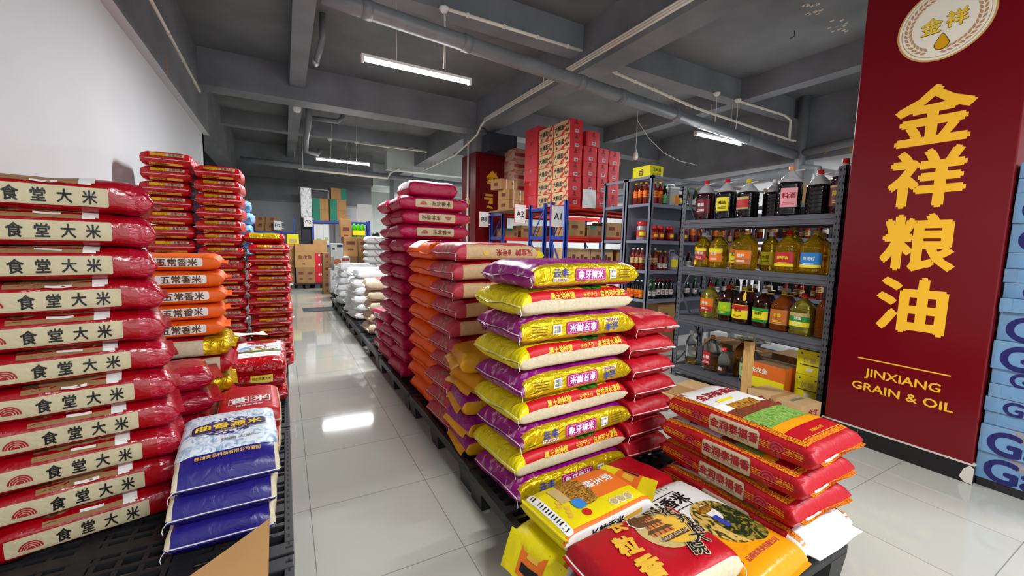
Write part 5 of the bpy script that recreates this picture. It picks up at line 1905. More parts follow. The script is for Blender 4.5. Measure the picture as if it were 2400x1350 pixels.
place(bin_(.30, .72, .34), (5.955, 1.42, L3Z[3]), 0, 'deep blue plastic crate on the upper shelf behind the oil jugs', 'crate')
place(bin_(.30, .72, .30), (5.955, 1.42, L3Z[1]), 0, 'deep blue plastic crate on the lower shelf behind the oil jugs', 'crate')
place(bin_(.44, .70, .42), (4.95, 1.75, .0), 0, 'deep blue plastic crate standing on the floor behind the rack', 'crate')
place(bin_(.44, .70, .40), (4.95, 1.75, .421), 0, 'deep blue plastic crate stacked on another behind the rack', 'crate')


def crumple(w, d, h, mm, seed, nm):
    m = MB()
    vs = []
    for j in range(9):
        for i in range(17):
            a = 2 * PI * i / 16
            t = j / 8
            q = Vector((math.cos(a), math.sin(a), t * 2))
            k = math.sin(PI * (.12 + .8 * t)) ** .7 * (1 + .35 * noise.noise(q * 2.3 + Vector((seed, 0, 0))))
            vs.append((w / 2 * k * math.cos(a), d / 2 * k * math.sin(a), max(0, h * (t + .12 * noise.noise(q * 3 + Vector((0, seed, 0))) * (t > .1)))))
    fs = [(j * 17 + i, j * 17 + i + 1, (j + 1) * 17 + i + 1, (j + 1) * 17 + i) for j in range(8) for i in range(16)]
    m.add(vs, fs, mm, True)
    return T(nm, m)


place(crumple(.25, .3, .22, 'white_film', 3, 'plastic_bag'), (4.95, 1.75, .823), 0, 'white plastic bag lying on the blue crate', 'bag')
place(crumple(.2, .26, .2, 'bag_clear', 8, 'plastic_bag'), (4.03, 2.58, L1Z[0]), 0, 'clear plastic bag stuffed behind the bottles on the bottom shelf', 'bag')

# ---------------------------------------------------------------- cartons
two_tone('wrap_print', (236, 236, 238), (120, 110, 110), 12, 0.2, 0.5, 0.7, (1, 1, .4), 2)
two_tone('game_side', (112, 148, 182), (172, 130, 98), 2.2, 0.6, 0.5, 0.62)
two_tone('milk_side', (190, 150, 120), (170, 70, 74), 5, 0.6, 0.5, 0.53, (.3, .3, 1), 0.5)


def carton(w, d, h, body, prints=None, tape='tape', bev=.004, name='carton', straps=False):
    """standing on its base, centred; front is -y, left is -x"""
    b = MB()
    b.box(-w / 2, w / 2, -d / 2, d / 2, 0, h, body, bev=bev)
    F = flat((0, -d / 2, 0), (1, 0, 0), (0, 0, 1), .0008)
    Lf = flat((-w / 2, 0, 0), (0, -1, 0), (0, 0, 1), .0008)
    R = flat((w / 2, 0, 0), (0, 1, 0), (0, 0, 1), .0008)
    Tp = flat((0, 0, h), (1, 0, 0), (0, 1, 0), .0008)
    kids = []
    if prints:
        prints(b, F, Lf, R, Tp)
    if tape:
        t = MB()
        t.box(-w / 2 - .0006, w / 2 + .0006, -.022, .022, h - .0005, h + .0006, tape)
        for sx in (-1, 1):
            t.box(sx * w / 2 - .0006, sx * w / 2 + .0006, -.022, .022, h - .06, h + .0004, tape)
        kids.append(T('tape', t))
    if straps:
        s = MB()
        for x in (-w * .2, w * .25):
            s.box(x - .006, x + .006, -d / 2 - .001, d / 2 + .001, -.0, h + .001, 'white_thread')
        kids.append(T('strap', s))
    return T(name, b, kids)


def pile(t, xs, n, z0, pitch, rz, what, where, cat='carton', jig=.004, group=None):
    for i in range(n):
        place(t if not isinstance(t, list) else t[i % len(t)], (xs[0] + RND.uniform(-jig, jig), xs[1] + RND.uniform(-jig, jig), z0 + pitch * i), rz + RND.uniform(-.01, .01),
              '%s, %s of the %s' % (what, from_top(i, n), where) if n > 1 else '%s %s' % (what, where), cat, group)


# --- racks A1, A2 and B1, rows across the room with their ends at the aisle
LZ = (.42, 1.09, 1.53, 2.0)
for y, D, lab in ((5.12, .43, 'blue and red storage rack with sign A1 on its end'), (5.70, .50, 'blue and red storage rack with sign A2 on its end'), (7.19, .57, 'blue and red storage rack with sign B1 by the far column')):
    place(rack('storage_rack', 2.5, D, 2.06, LZ, 'rack_blue', 'rack_red', 'kraft_dark', pw=.05, bh=.07, holes=False), (3.72, y, 0), 0, lab, 'rack')


def hang_sign(txt, px, py, Y, w, h, edge, label_):
    p = at(px, py, Y=Y)
    m = MB()
    m.box(-w / 2, w / 2, -.002, .002, -h / 2, h / 2, 'white_print')
    m.box(-w / 2 - .008, w / 2 + .008, -.001, .004, -h / 2 - .008, h / 2 + .008, edge)
    f = flat((0, -.002, 0), (1, 0, 0), (0, 0, 1), .001)
    put_text(m, txt, w * .62, 'black_ink', f, bold=.02)
    a = MB()
    a.box(w / 2, w / 2 + .05, -.004, .065, -h * .35, -h * .29, 'white_plastic')
    a.box(w / 2, w / 2 + .05, -.004, .065, h * .29, h * .35, 'white_plastic')
    place(T('aisle_sign', m, [T('bracket', a)]), p, 0, label_, 'sign')


hang_sign('A1', 1307, 507, 5.17, .22, .31, 'rack_red', 'white card sign reading A1 on the nearest blue rack end')
hang_sign('A2', 1219, 501, 6.17, .21, .30, 'rack_red', 'white card sign reading A2 on a blue rack end')
hang_sign('B1', 1134, 514, 7.72, .21, .30, 'rack_red', 'white card sign reading B1 beside the far red column')


def noodle(b, F, Lf, R, Tp):
    d, h = .42, .21
    pts = [(-d / 2 + .004, .004), (-d / 2 + .004, h - .004), (d * .40, h - .004), (d * .33, h * .80), (d * .10, h * .58), (d * .30, h * .45), (d * .02, h * .22), (-d * .10, .004)]
    put_poly(b, pts, 'noodle_kraft', Lf)
    put_poly(b, [(d * .30, h * .45), (d * .46, h * .9), (d * .49, h * .5), (d * .49, .004), (d * .1, .004), (d * .2, h * .2)], 'noodle_kraft', Lf)
    put_text(b, '大桶面', .085, 'black_ink', lift(Lf, .0008), bold=.035, ox=-.065, oy=h * .56, res=1)
    put_disc(b, .145, h * .45, .045, .06, 'l_brown', lift(Lf, .0006), 14, 1)
    put_disc(b, .145, h * .5, .038, .03, 'l_tan', lift(Lf, .001), 14, 1)
    put_disc(b, -.13, h * .2, .02, .02, 'l_brown', lift(Lf, .0006), 10, 1)
    redside(b, F, Lf, R, Tp)


def redside(b, F, Lf, R, Tp):
    h = .21
    barcode(b, .01, .045, .07, .045, F)
    put_rect(b, -.035, .035, h - .07, h - .05, 'l_brown', F, 1, 1)
    put_rect(b, -.016, .016, h - .05, h, 'tape_dark', lift(F, .0004), 1, 1)
    put_text(b, '大桶面', .03, 'rose_woven', F, ox=0, oy=h * .55, res=1)


ND = carton(.235, .42, .21, 'carton_red', noodle, 'tape_dark', .003)
RC = carton(.25, .40, .225, 'carton_red', redside, 'tape_dark', .003)
RN = carton(.21, .40, .225, 'carton_red', redside, 'tape_dark', .003)
zt = LZ[3]
pile(ND, (3.895, 5.375), 6, zt, .2115, 0, 'red noodle carton', 'front column on rack A1, kraft side showing')
pile(ND, (3.895, 5.805), 6, zt, .2115, 0, 'red noodle carton', 'column right behind the front one')
pile(RC, (3.885, 6.25), 6, zt, .227, 0, 'plain red carton', 'left column on rack A2')
pile(RC, (4.18, 5.36), 4, zt, .227, 0, 'red carton', 'column right of the printed noodle cartons')
place(RC, (4.20, 5.35, zt + .227 * 4), .08, 'single red carton set crooked on top of the second column', 'carton')
pile(RN, (4.43, 5.36), 4, zt, .227, .02, 'red carton', 'third column on rack A1')
pile(RN, (4.67, 5.36), 4, zt, .222, -.02, 'red carton', 'rightmost column on rack A1')
m = MB()
m.sheet(6, 6, lambda u, v: (-.13 + .26 * u, .004 * math.sin(u * 9 + v * 7), -.14 + .28 * v), 'paper')
place(T('paper_sheet', m), at(1381, 466, Y=5.11), 0, 'blank white paper sheet hanging in front of the red cartons', 'paper')
milk = carton(.40, .30, .215, 'milk_side', lambda b, F, Lf, R, Tp: (put_rect(b, -.19, .19, .07, .14, 'tape_dark', F, 1, 1), put_rect(b, -.14, .14, .06, .13, 'tape_dark', Lf, 1, 1), put_text(b, '纯牛奶', .05, 'kraft_pale', lift(F, .0008), bold=.02, oy=.105, res=1)), None)
for k, (x, y, n) in enumerate(((4.22, 7.62, 6), (4.56, 7.33, 6), (4.98, 7.33, 6), (4.64, 7.65, 6))):
    pile(milk, (x, y), n, zt, .217, 0 if k else PI / 2, 'brown and red banded carton', ('left', 'second', 'right', 'rear')[k] + ' banded column on rack B1')
KB = carton(.42, .28, .185, 'kraft', lambda b, F, Lf, R, Tp: (put_rect(b, .06, .12, .10, .15, 'box_ink', F, 1, 1), put_rect(b, -.05, .05, .06, .12, 'box_ink', Lf, 1, 1)), 'tape', straps=True)
pile(KB, (3.72, 6.85), 2, zt - .0, .187, .35, 'strapped brown carton', 'pair on the boards by sign A2', group='strapped cartons')
place(KB, (3.62, 6.95, zt + .375), .30, 'strapped brown carton, highest by the far red column', 'carton')
m = MB()
m.box(3.42, 4.5, 6.22, 7.16, zt - .03, zt - .002, 'kraft_dark')
place(T('plank_board', m), (0, 0, 0), 0, 'bare boards laid between racks A2 and B1', 'board')
# what stands on the lower levels
pk = lambda c: (lambda b, F, Lf, R, Tp: (put_rect(b, -.1, .02, .12, .17, c, F, 1, 1), put_rect(b, .06, .12, .03, .09, 'box_ink', F, 1, 1)))
C1 = carton(.32, .36, .24, 'kraft', pk('box_ink'))
C2 = carton(.30, .36, .17, 'kraft_dark', pk('carton_green'))
C3 = carton(.46, .36, .25, 'kraft_pale', lambda b, F, Lf, R, Tp: [put_rect(b, -.2 + .08 * i, -.14 + .08 * i, .03, .12 + .04 * (i % 2), 'box_ink', F, 1, 1) for i in range(5)])
for i, x in enumerate((3.97, 4.33, 4.72, 5.08, 5.45)):
    place(C1 if i != 1 else C2, (x, 5.34, LZ[2]), 0, 'kraft carton, %s from left on the middle level of rack A1' % ORD[i], 'carton', 'cartons on the middle level')
for i, x in enumerate((3.96, 4.32, 4.68)):
    place(C2, (x, 5.95, LZ[2]), 0, 'dark kraft carton, %s from left on the middle level of rack A2' % ORD[i], 'carton', 'cartons on the middle level')
for i, x in enumerate((4.02, 4.50, 4.98, 5.46)):
    place(C3 if i < 2 else C1, (x, 5.34, LZ[1]), 0, 'pale carton, %s from left on the lower level of rack A1' % ORD[i], 'carton', 'cartons on the lower level')
for i, x in enumerate((3.96, 4.32, 4.68)):
    place(C1, (x, 5.95, LZ[1]), 0, 'kraft carton, %s from left on the lower level of rack A2' % ORD[i], 'carton', 'cartons on the lower level')

for i, x in enumerate((3.98, 4.36, 4.74, 5.12, 5.50, 5.88)):
    place(C1 if i % 3 else C2, (x, 7.46, LZ[2]), 0, 'kraft carton, %s from left on the middle level of rack B1' % ORD[i], 'carton', 'cartons on rack B1')
    place(C3 if i in (0, 2) else C1, (x + (.06 if i in (0, 2) else .1), 7.46, LZ[1]), 0, 'carton, %s from left on the lower level of rack B1' % ORD[i], 'carton', 'cartons on rack B1') if i < 5 else None
for i, x in enumerate((5.04, 5.42, 5.82)):
    place(C1, (x, 5.95, LZ[2]), 0, 'dark kraft carton, %s in the right half of rack A2' % ORD[i], 'carton', 'cartons on the middle level')
    place(C1, (x, 5.95, LZ[1]), 0, 'kraft carton, %s in the lower right half of rack A2' % ORD[i], 'carton', 'cartons on the lower level')
# yellow carton on the grey rack, cartons on the rack behind the oil
p = L2Z[3]
place(carton(.24, .30, .17, 'carton_yellow', lambda b, F, Lf, R, Tp: (put_text(b, '芝麻油', .05, 'black_ink', F, bold=.02, oy=.12, res=1), put_text(b, '小心轻放', .04, 'black_ink', F, bold=.01, oy=.06, res=1), put_text(b, '香', .09, 'brown_ink', Lf, bold=.02, oy=.09, res=1), put_rect(b, .05, .1, .02, .07, 'white_print', F, 1, 1)), None),
      (4.22, 4.02, 2.256), 0, 'bright yellow carton on top of the grey rack', 'carton')
m = MB()
m.box(3.98, 4.6, 3.9, 3.93, 2.224, 2.256, 'rack_grey')
m.box(3.98, 4.6, 4.08, 4.11, 2.224, 2.256, 'rack_grey')
place(T('support_rail', m), (0, 0, 0), 0, 'pair of grey rails under the yellow carton', 'rail')
zr = 1.98
KW = carton(.40, .62, .13, 'kraft', lambda b, F, Lf, R, Tp: (put_text(b, '精酿', .07, 'box_ink', Lf, bold=.03, ox=.1, oy=.065, res=1), put_rect(b, -.17, -.07, .05, .07, 'box_ink', Lf, 1, 1)))
place(carton(.38, .55, .24, 'kraft_pale', lambda b, F, Lf, R, Tp: (put_text(b, '杭州', .09, 'box_ink', Lf, bold=.03, ox=.05, oy=.15, res=1), put_disc(b, -.12, .15, .04, .04, 'carton_orange', Lf, 12, 1)), None), (5.96, 3.12, zr), 0, 'cream carton with brown characters above the oil jugs', 'carton')
place(KW, (5.97, 2.45, zr), 0, 'kraft carton, lowest on top of the rack behind the oil jugs', 'carton')
place(KW, (5.97, 2.48, zr + .132), 0, 'kraft carton with brown print, upper left above the oil jugs', 'carton')
place(KW, (5.97, 1.80, zr), 0, 'kraft carton, lower right above the oil jugs', 'carton')
place(KW, (5.97, 1.83, zr + .132), 0, 'kraft carton with brown print, upper right above the oil jugs', 'carton')
place(carton(.36, .36, .34, 'kraft_dark', pk('box_ink')), (4.50, 4.0, 0.0), 0, 'kraft carton under the grey rack, lower', 'carton')
place(carton(.36, .36, .30, 'kraft', pk('box_ink')), (4.50, 3.98, .342), 0, 'kraft carton under the grey rack, upper', 'carton')
place(crumple(.34, .3, .05, 'white_film', 5, 'plastic_bag'), (4.50, 3.95, .643), 0, 'folded white plastic bags lying on the carton under the grey rack', 'bag')

for i, (y_, h_) in enumerate(((2.85, .34), (2.45, .30), (2.08, .36))):
    place(carton(.34, .36, h_, 'kraft_dark', pk('box_ink')), (4.42, y_ + .02, .0), 0, 'dark kraft carton on the floor behind the oil rack, ' + ('left', 'middle', 'right')[i], 'carton')
# --- at the foot of the oil rack
z = L1Z[0]
place(carton(.24, .33, .23, 'carton_orange', lambda b, F, Lf, R, Tp: (put_rect(b, -.16, .16, .005, .10, 'carton_yellow', Lf, 2, 1), put_text(b, '金龙鱼', .05, 'white_print', lift(Lf, .0006), bold=.03, ox=-.06, oy=.165, res=1), put_rect(b, -.115, .115, -.16, .16, 'kraft_dark', Tp, 2, 2)), None),
      (3.86, 2.045, z), 0, 'orange and yellow box on the bottom shelf of the oil rack', 'box')
cardp = lambda b, F, Lf, R, Tp: (put_text(b, '优惠', .05, 'l_tan', Lf, bold=.02, oy=.13, res=1), put_rect(b, -.07, .07, .08, .09, 'brown_ink', Lf, 2, 1), put_rect(b, -.02, .03, .035, .06, 'white_print', Lf, 1, 1), put_disc(b, -.06, .18, .008, .008, 'black_ink', Lf, 10, 1), put_disc(b, .06, .18, .008, .008, 'black_ink', Lf, 10, 1))
YC = carton(.16, .19, .21, 'carton_yellow', cardp, None)
place(YC, (3.88, 1.735, z), 0, 'yellow gift box, lower of two on the bottom shelf', 'box')
place(YC, (3.88, 1.735, z + .212), 0, 'yellow gift box stacked on another on the bottom shelf', 'box')
jly = lambda b, F, Lf, R, Tp: (put_text(b, '金龙鱼', .072, 'red_ink', Lf, bold=.03, ox=-.02, oy=.165, res=1), put_text(b, '食用植物油', .03, 'red_ink', Lf, bold=.01, ox=-.02, oy=.115, res=1), put_text(b, '金龙', .06, 'red_ink', F, bold=.03, ox=.02, oy=.15, res=1), put_rect(b, -.01, .08, .07, .11, 'red_ink', F, 1, 1),
                               put_text(b, '金龙鱼', .028, 'box_ink', lift(F, .0), oy=.03, res=1), put_rect(b, .15, .20, .005, .06, 'red_ink', Lf, 1, 1), put_rect(b, -.08, .08, -.12, -.09, 'grey_ink', Tp, 2, 1))
place(carton(.25, .43, .22, 'kraft_pale', jly, 'tape'), (3.49, 1.755, 0), math.radians(-4), 'kraft cooking oil carton with red characters on the floor by the column', 'carton')
m = MB()
m.box(-.30, .30, -.30, .26, 0, .05, 'kraft_pale', bev=.008)
m.box(-.28, .0, -.28, .24, .05, .062, 'kraft', bev=.003)
place(T('cardboard_sheet', m), (3.34, 2.40, 0), math.radians(8), 'flattened kraft cardboard lying on the floor before the oil rack', 'cardboard')
post = MB()
post.box(-.03, .03, -.03, .03, 0, .61, 'wood', bev=.003)
tray = MB()
for a, b_, c, d, e, f_ in ((-.12, .12, -.11, .11, 0, .006), (-.12, .12, -.11, -.104, 0, .05), (-.12, .12, .104, .11, 0, .05), (-.12, -.114, -.11, .11, 0, .05), (.114, .12, -.11, .11, 0, .05)):
    tray.box(a, b_, c, d, e, f_, 'clear_plastic', M=Matrix.Translation((0, 0, .61)) @ Matrix.Rotation(.25, 4, 'Y') @ Matrix.Rotation(-.12, 4, 'X'))
cards = MB()
for k in range(3):
    cards.box(-.08, .09, -.07 + k * .05, -.03 + k * .05, .007, .03, 'grey_ink' if k % 2 else 'l_tan', M=Matrix.Translation((0, 0, .61)) @ Matrix.Rotation(.25, 4, 'Y') @ Matrix.Rotation(-.12, 4, 'X'))
place(T('sample_stand', post, [T('clear_tray', tray), T('card_slot', cards)]), (3.42, 2.02, 0), 0, 'wooden post carrying a tilted clear plastic tray before the oil rack', 'stand')

# --- blue printed boxes piled against the near column
def game(tall):
    def pr(b, F, Lf, R, Tp):
        h = .165 if tall else .088
        put_rect(b, -.29, .29, .004, h * .62, 'carton_blue', Lf, 2, 1)
        put_text(b, 'Game', .19 if tall else .11, 'navy_ink', lift(Lf, .0006), sx=1.05, bold=.03, ox=-.03 if tall else -.09, oy=h * .44, res=6)
        put_text(b, '天然食品', .03 if tall else .018, 'blue_ink', lift(Lf, .0006), ox=-.04, oy=h * .82, res=1)
        put_text(b, '天然食品', .03, 'blue_ink', F, oy=h * .5, res=1)
    return carton(.36, .60, .165 if tall else .088, 'game_side', pr, None)


def game_plain(b, F, Lf, R, Tp):
    put_rect(b, -.25, .29, .02, .076, 'carton_blue', Lf, 2, 1)
    for k in range(3):
        put_rect(b, .0, .24, .03 + k * .014, .034 + k * .014, 'blue_ink', lift(Lf, .0006), 2, 1)


GT, GL, GP = game(True), game(False), carton(.36, .60, .078, 'game_side', game_plain, None)
z = .05
b = MB()
b.box(-.19, .19, -.31, .31, 0, .05, 'pallet_black', bev=.004)
place(T('plastic_pallet', b), (3.81, .395, 0), 0, 'low black base under the blue printed boxes', 'pallet')
hs = (GT, GT, GP, GL, GP, GL, GT, GT, GP, GL, GP, GL, GT, GT, GP, GL)
for i, t in enumerate(hs):
    place(t, (3.795 + RND.uniform(-.012, .008), .41 + RND.uniform(-.006, .004), z), RND.uniform(-.01, .01), 'light blue printed box, %s of the pile by the near column' % from_top(i, len(hs)), 'carton', 'blue printed boxes')
    z += {id(GT): .1665, id(GL): .0895, id(GP): .0795}[id(t)]

# --- far end of the aisle
def far(px0, px1, pyt, pyb, Y, d, body, prints=None, label_='', tape='tape', base=None, cat='carton', name='carton', grp=None):
    a, b = at(px0, pyb, Y=Y), at(px1, pyt, Y=Y)
    z0 = a.z if base is None else base
    w, h = b.x - a.x, max(.05, b.z - z0)
    return place(carton(w, d, h, body, prints, tape, .004, name), ((a.x + b.x) / 2, Y + d / 2, z0), 0, label_, cat, grp), b.z


def ink(w, h, c='box_ink'):
    return lambda b, F, Lf, R, Tp: (put_rect(b, -w / 2, w / 2, h, h + .08, c, F, 1, 1), put_rect(b, -w / 3, w / 3, h - .14, h - .10, c, F, 1, 1))


# rack G with green and kraft cartons
gp = at(733, 560, Y=13.9)
gz = at(755, 517, Y=13.9).z
place(rack('storage_rack', 1.7, .5, gz + .05, (.45, 1.25, gz), 'rack_blue', 'rack_blue', 'kraft_dark', pw=.06, bh=.07, holes=False), (gp.x - .03, 13.9, 0), 0, 'blue storage rack with green cartons at the far end, by sign G2', 'rack')
green = lambda b, F, Lf, R, Tp: (put_rect(b, -.235, -.03, .002, .33, 'carton_green', F, 1, 1),)
greenr = lambda b, F, Lf, R, Tp: (put_rect(b, .06, .22, .002, .33, 'carton_green', F, 1, 1),)
for i, (x0, x1, b_, t_, pr) in enumerate(((734, 771, 0, 1, green), (734, 771, 1, 2, green), (773, 812, 0, 1, green), (773, 812, 1, 2, green), (777, 812, 2, 3, greenr))):
    a, c = at(x0, 500, Y=13.95), at(x1, 500, Y=13.95)
    place(carton(c.x - a.x, .42, .335, 'kraft', pr), ((a.x + c.x) / 2, 14.16, gz + .337 * b_), 0, 'kraft carton with a green panel on the far rack, ' + ('lower left', 'upper left', 'lower right', 'middle right', 'topmost right')[i], 'carton', 'green panel cartons')
a, c = at(731, 500, Y=13.95), at(771, 500, Y=13.95)
m = MB()
for x in (0, c.x - a.x):
    for y in (0, .4):
        m.box(x - .012, x + .012, y - .012, y + .012, 0, .25, 'pipe_black')
m.box(-.012, c.x - a.x + .012, -.012, .412, .235, .26, 'pipe_black')
place(T('wire_crate', m), (a.x, 13.96, gz + .674), 0, 'dark open frame crate on top of the green cartons', 'crate')
far(706, 730, 441, 510, 14.0, .5, 'wrap_print', None, 'tall bundle in white shrink wrap left of the green cartons', None, base=None, cat='bundle', name='wrapped_bundle')
a, c = at(706, 510, Y=14.0), at(730, 441, Y=14.0)
m = MB()
m.box(a.x, c.x, 14.0, 14.5, 0, a.z - .005, 'black_box')
place(T('cabinet', m), (0, 0, 0), 0, 'dark narrow cabinet under the shrink-wrapped bundle', 'cabinet')
z1 = 1.25
far(736, 757, 526, 550, 13.95, .4, 'carton_white', lambda b, F, Lf, R, Tp: (put_disc(b, 0, .12, .1, .07, 'l_palegreen', F, 12, 1),), 'white and pale green carton under the green cartons', None, base=z1)
far(758, 771, 526, 550, 13.95, .4, 'carton_white', ink(.1, .15, 'l_palegreen'), 'plain white carton under the green cartons', None, base=z1)
hang_sign('G2', 722, 520, 13.83, .22, .27, 'white_plastic', 'small white card sign reading G2 on the far blue rack')
hang_sign('H2', 651, 528, 13.83, .2, .26, 'grey_ink', 'small white card sign reading H2 at the far left')
place(rack('storage_rack', 1.1, .5, 2.0, (.4, 1.0, at(620, 541, Y=13.95).z), 'rack_blue', 'rack_blue', 'kraft_dark', pw=.05, bh=.06, holes=False), (at(590, 541, Y=13.95).x, 13.9, 0), 0, 'blue rack half hidden behind the tall red sacks, by sign H2', 'rack')
zh = at(620, 541, Y=13.95).z
for i, (x0, x1, r) in enumerate(((596, 619, 0), (620, 648, 0), (598, 620, 1), (622, 652, 1))):
    a, c = at(x0, 500, Y=13.95), at(x1, 500, Y=13.95)
    place(carton(c.x - a.x, .4, .2, 'kraft_dark', ink(.1, .1)), ((a.x + c.x) / 2, 14.16, zh + .202 * r), 0, 'small dark carton by sign H2, ' + ('lower left', 'lower right', 'upper left', 'upper right')[i], 'carton', 'cartons by sign H2')
# cartons standing on a pallet across the end of the aisle
place(PL, (.0, 13.05, 0), 0, 'black pallet under the cartons at the end of the aisle', 'pallet')
zb = .151
_, t1 = far(696, 715, 627, 664, 13.1, .4, 'kraft_dark', ink(.12, .25), 'brown carton at the aisle end, lower left of the stack', base=zb)
_, t1 = far(716, 738, 627, 664, 13.1, .4, 'kraft_dark', ink(.12, .25), 'brown carton at the aisle end, lower right of the stack', base=zb)
_, t2 = far(692, 737, 590, 627, 13.1, .45, 'kraft', lambda b, F, Lf, R, Tp: (put_text(b, '金龙鱼', .12, 'box_ink', F, bold=.03, oy=.3, res=1), put_rect(b, -.06, .0, .08, .12, 'box_ink', F, 1, 1)), 'large brown carton with three characters at the aisle end', base=t1 + .002)
_, t3 = far(691, 737, 573, 589, 13.1, .45, 'kraft', None, 'open-topped shallow brown carton crowning the aisle end stack', base=t2 + .002)
a = at(655, 640, Y=13.3)
zq = zb
for i, (pt, nm) in enumerate(((640, 'lowest'), (611, 'second'), (575, 'third'))):
    h_ = at(680, pt, Y=13.3).z
    far(660, 690, pt, 664, 13.3, .4, 'kraft_dark' if i % 2 else 'kraft', ink(.1, .2), 'brown carton left of the aisle end stack, %s from the bottom' % nm, base=zq)
    zq = h_ + .002
far(673, 700, 549, 570, 13.35, .3, 'carton_yellow', lambda b, F, Lf, R, Tp: (put_rect(b, -.1, .1, .06, .18, 'l_tan', F, 1, 1), put_rect(b, -.15, .15, .01, .04, 'carton_orange', F, 1, 1)), 'yellow picture carton at the aisle end', None, base=zq)
sq = lambda b, F, Lf, R, Tp: (put_rect(b, -.04, .0, .22, .27, 'white_print', F, 1, 1), put_rect(b, .03, .08, .22, .27, 'white_print', F, 1, 1))
zq = zb
for i, pt in enumerate((640, 618, 594)):
    h_ = at(750, pt, Y=13.15).z
    far(739, 762, pt, 664, 13.15, .4, 'carton_crimson', sq, 'crimson carton with white marks, %s of three at the aisle end' % ('lowest', 'middle', 'topmost')[i], None, base=zq)
    zq = h_ + .002
far(735, 766, 563, 592, 13.15, .5, 'kraft', None, 'open brown carton on the crimson cartons', base=zq)
# tall kraft stack at the corner of the aisle
zq = .0
p = at(758, 683, Z=0)
for i, pt in enumerate((652, 622, 593)):
    h_ = at(766, pt, Y=11.6).z
    far(758, 776, pt, 683, 11.6, .4, 'kraft_dark', ink(.08, .2), 'tan carton in the narrow corner stack, ' + ('lowest', 'middle', 'topmost')[i], base=zq)
    zq = h_ + .002
# wrapped goods and cartons behind the white sacks
place(PR, (1.02, 10.42, 0), 0, 'black pallet beyond the white sacks', 'pallet')
place(PR, (2.23, 10.55, 0), 0, 'black pallet below the big kraft cartons', 'pallet')
_, w1 = far(776, 812, 632, 690, 10.45, .5, 'wrap_print', None, 'shrink-wrapped bundle below the white boxes', None, base=zb, cat='bundle', name='wrapped_bundle')
_, w2 = far(783, 820, 602, 632, 10.45, .45, 'carton_white', lambda b, F, Lf, R, Tp: (put_disc(b, -.10, .18, .08, .08, 'l_copper', F, 14, 1), put_rect(b, .0, .16, .20, .27, 'l_red', F, 1, 1)), 'white box with a dish picture behind the white sacks', None, base=w1 + .002)
far(776, 804, 571, 602, 10.45, .4, 'carton_white', lambda b, F, Lf, R, Tp: (put_rect(b, .0, .12, .22, .28, 'navy_ink', F, 1, 1), put_rect(b, -.1, -.05, .16, .2, 'black_ink', F, 1, 1)), 'white box with a blue mark behind the white sacks', None, base=w2 + .002)
_, k1 = far(806, 838, 602, 640, 10.9, .5, 'kraft_dark', ink(.2, .2), 'big kraft carton behind the white sacks, lower left', base=zb)
_, k2 = far(806, 838, 556, 602, 10.9, .5, 'kraft', ink(.2, .3), 'big kraft carton behind the white sacks, upper left', base=k1 + .002)
_, k3 = far(840, 868, 602, 640, 10.9, .5, 'kraft_dark', ink(.2, .2), 'big kraft carton behind the white sacks, lower right', base=zb)
far(840, 868, 556, 602, 10.9, .5, 'kraft', ink(.2, .3), 'big kraft carton behind the white sacks, upper right', base=k3 + .002)
far(799, 823, 514, 555, 10.95, .4, 'kraft', ink(.15, .15), 'kraft carton stood on the upper left big one', base=k2 + .002)
a = at(834, 555, Y=11.1)
m = MB()
for i in range(3):
    for j in range(2):
        cx_, cy_ = -.1 + .1 * i, -.05 + .1 * j
        m.lathe([(.046, 0), (.05, .01), (.05, .22), (.02, .30), (.02, .33)], 'green_bottle', 12, M=Matrix.Translation((cx_, cy_, 0)))
m.box(-.15, .15, -.102, -.1, .05, .17, 'l_yellow')
place(T('bottle_pack', m), (a.x + .06, 11.1, k2 + .003), 0, 'shrink-wrapped pack of bright green bottles on the big cartons', 'bottles')
# white panel door with blue drawing, near the back wall
a, c = at(839, 640, Y=14.9), at(872, 480, Y=14.9)
m = MB()
m.box(a.x, c.x, 14.9, 14.96, 0, c.z, 'white_plastic', bev=.01)
f = flat(((a.x + c.x) / 2, 14.9, 0), (1, 0, 0), (0, 0, 1), .002)
wv = (c.x - a.x) / 2
rnd = random.Random(9)
for k in range(26):
    x0, zz_ = rnd.uniform(-wv * .85, wv * .85), 1.55 + rnd.uniform(-.1, .16)
    x1_, z1_ = x0 + rnd.uniform(-.1, .1), zz_ + rnd.uniform(-.09, .09)
    put_poly(m, [(x0, zz_), (x0 + .025, zz_ + .01), (x1_ + .025, z1_ + .01), (x1_, z1_)], 'drawing_blue', f)
put_rect(m, -wv * .55, wv * .55, 2.02, 2.03, 'grey_ink', f, 1, 1)
put_rect(m, -wv * .55, -wv * .5, 1.7, 2.03, 'grey_ink', f, 1, 1)
put_rect(m, wv * .5, wv * .55, 1.7, 2.03, 'grey_ink', f, 1, 1)
o = bpy.data.objects.new('door_1', m.mesh('door_1'))
COL.objects.link(o)
o['kind'] = 'structure'

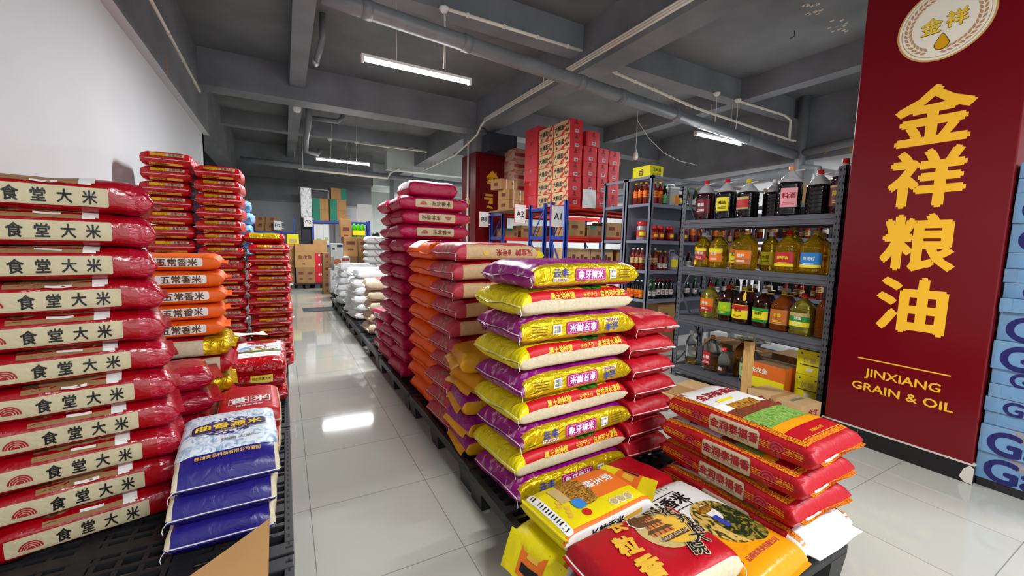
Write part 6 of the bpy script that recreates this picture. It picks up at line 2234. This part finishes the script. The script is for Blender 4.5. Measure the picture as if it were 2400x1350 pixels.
# --- the person behind the striped white sacks: only the hair and brow can be seen
pp = at(881, 552, Y=10.36)
V_ = [((0, 0, .93), .15), ((0, 0, 1.12), .14), ((0, 0, 1.30), .16), ((0, .0, 1.43), .075), ((0, -.01, 1.50), .058), ((0, -.02, 1.58), .085), ((0, -.02, 1.68), .075),
      ((.17, 0, 1.36), .062), ((.23, -.02, 1.10), .05), ((.22, -.12, .88), .038), ((.22, -.16, .80), .03),
      ((-.17, 0, 1.36), .062), ((-.23, -.02, 1.10), .05), ((-.22, -.12, .88), .038), ((-.22, -.16, .80), .03),
      ((.09, 0, .86), .10), ((.10, -.01, .48), .07), ((.10, .0, .10), .045), ((.10, -.14, .04), .035),
      ((-.09, 0, .86), .10), ((-.10, -.01, .48), .07), ((-.10, .0, .10), .045), ((-.10, -.14, .04), .035)]
E_ = [(0, 1), (1, 2), (2, 3), (3, 4), (4, 5), (5, 6), (2, 7), (7, 8), (8, 9), (9, 10), (2, 11), (11, 12), (12, 13), (13, 14), (0, 15), (15, 16), (16, 17), (17, 18), (0, 19), (19, 20), (20, 21), (21, 22)]
me = bpy.data.meshes.new('person')
me.from_pydata([v for v, r in V_], E_, [])
o = bpy.data.objects.new('person', me)
COL.objects.link(o)
sk = o.modifiers.new('skin', 'SKIN')
for i, (v, r) in enumerate(V_):
    me.skin_vertices[0].data[i].radius = (r, r * (.75 if i < 3 else 1))
me.skin_vertices[0].data[0].use_root = True
o.modifiers.new('smooth', 'SUBSURF').levels = 1
ev = o.evaluated_get(bpy.context.evaluated_depsgraph_get())
me2 = bpy.data.meshes.new_from_object(ev)
me2.materials.append(MATS['skin'])
me2.materials.append(MATS['shirt'])
for p_ in me2.polygons:
    p_.use_smooth = True
    p_.material_index = 1 if p_.center.z < 1.43 else 0
bpy.data.objects.remove(o)
hm = MB()
hm.lathe([(.088, 1.60), (.098, 1.64), (.098, 1.70), (.075, 1.755), (.03, 1.775), (.005, 1.778)], 'hair', 18, M=Matrix.Translation((0, .0, 0)))
fc = MB()
for sx in (-1, 1):
    fc.box(sx * .035 - .016, sx * .035 + .016, -.108, -.100, 1.595, 1.605, 'hair', bev=.002)
    fc.lathe([(.001, -.01), (.012, -.004), (.012, .004), (.001, .01)], 'skin', 8, M=Matrix.Translation((sx * .09, -.02, 1.585)))
fc.box(-.012, .012, -.122, -.098, 1.545, 1.58, 'skin', bev=.005)
fc.box(-.022, .022, -.106, -.098, 1.51, 1.518, 'red_ink', bev=.002)
o = place(T('person', me2, [T('hair', hm), T('face', fc)]), (pp.x, 10.36, 0), .3, 'person with short black hair standing behind the striped white sacks', 'person', scale=(.905, .905, .905))
bpy.context.view_layer.update()
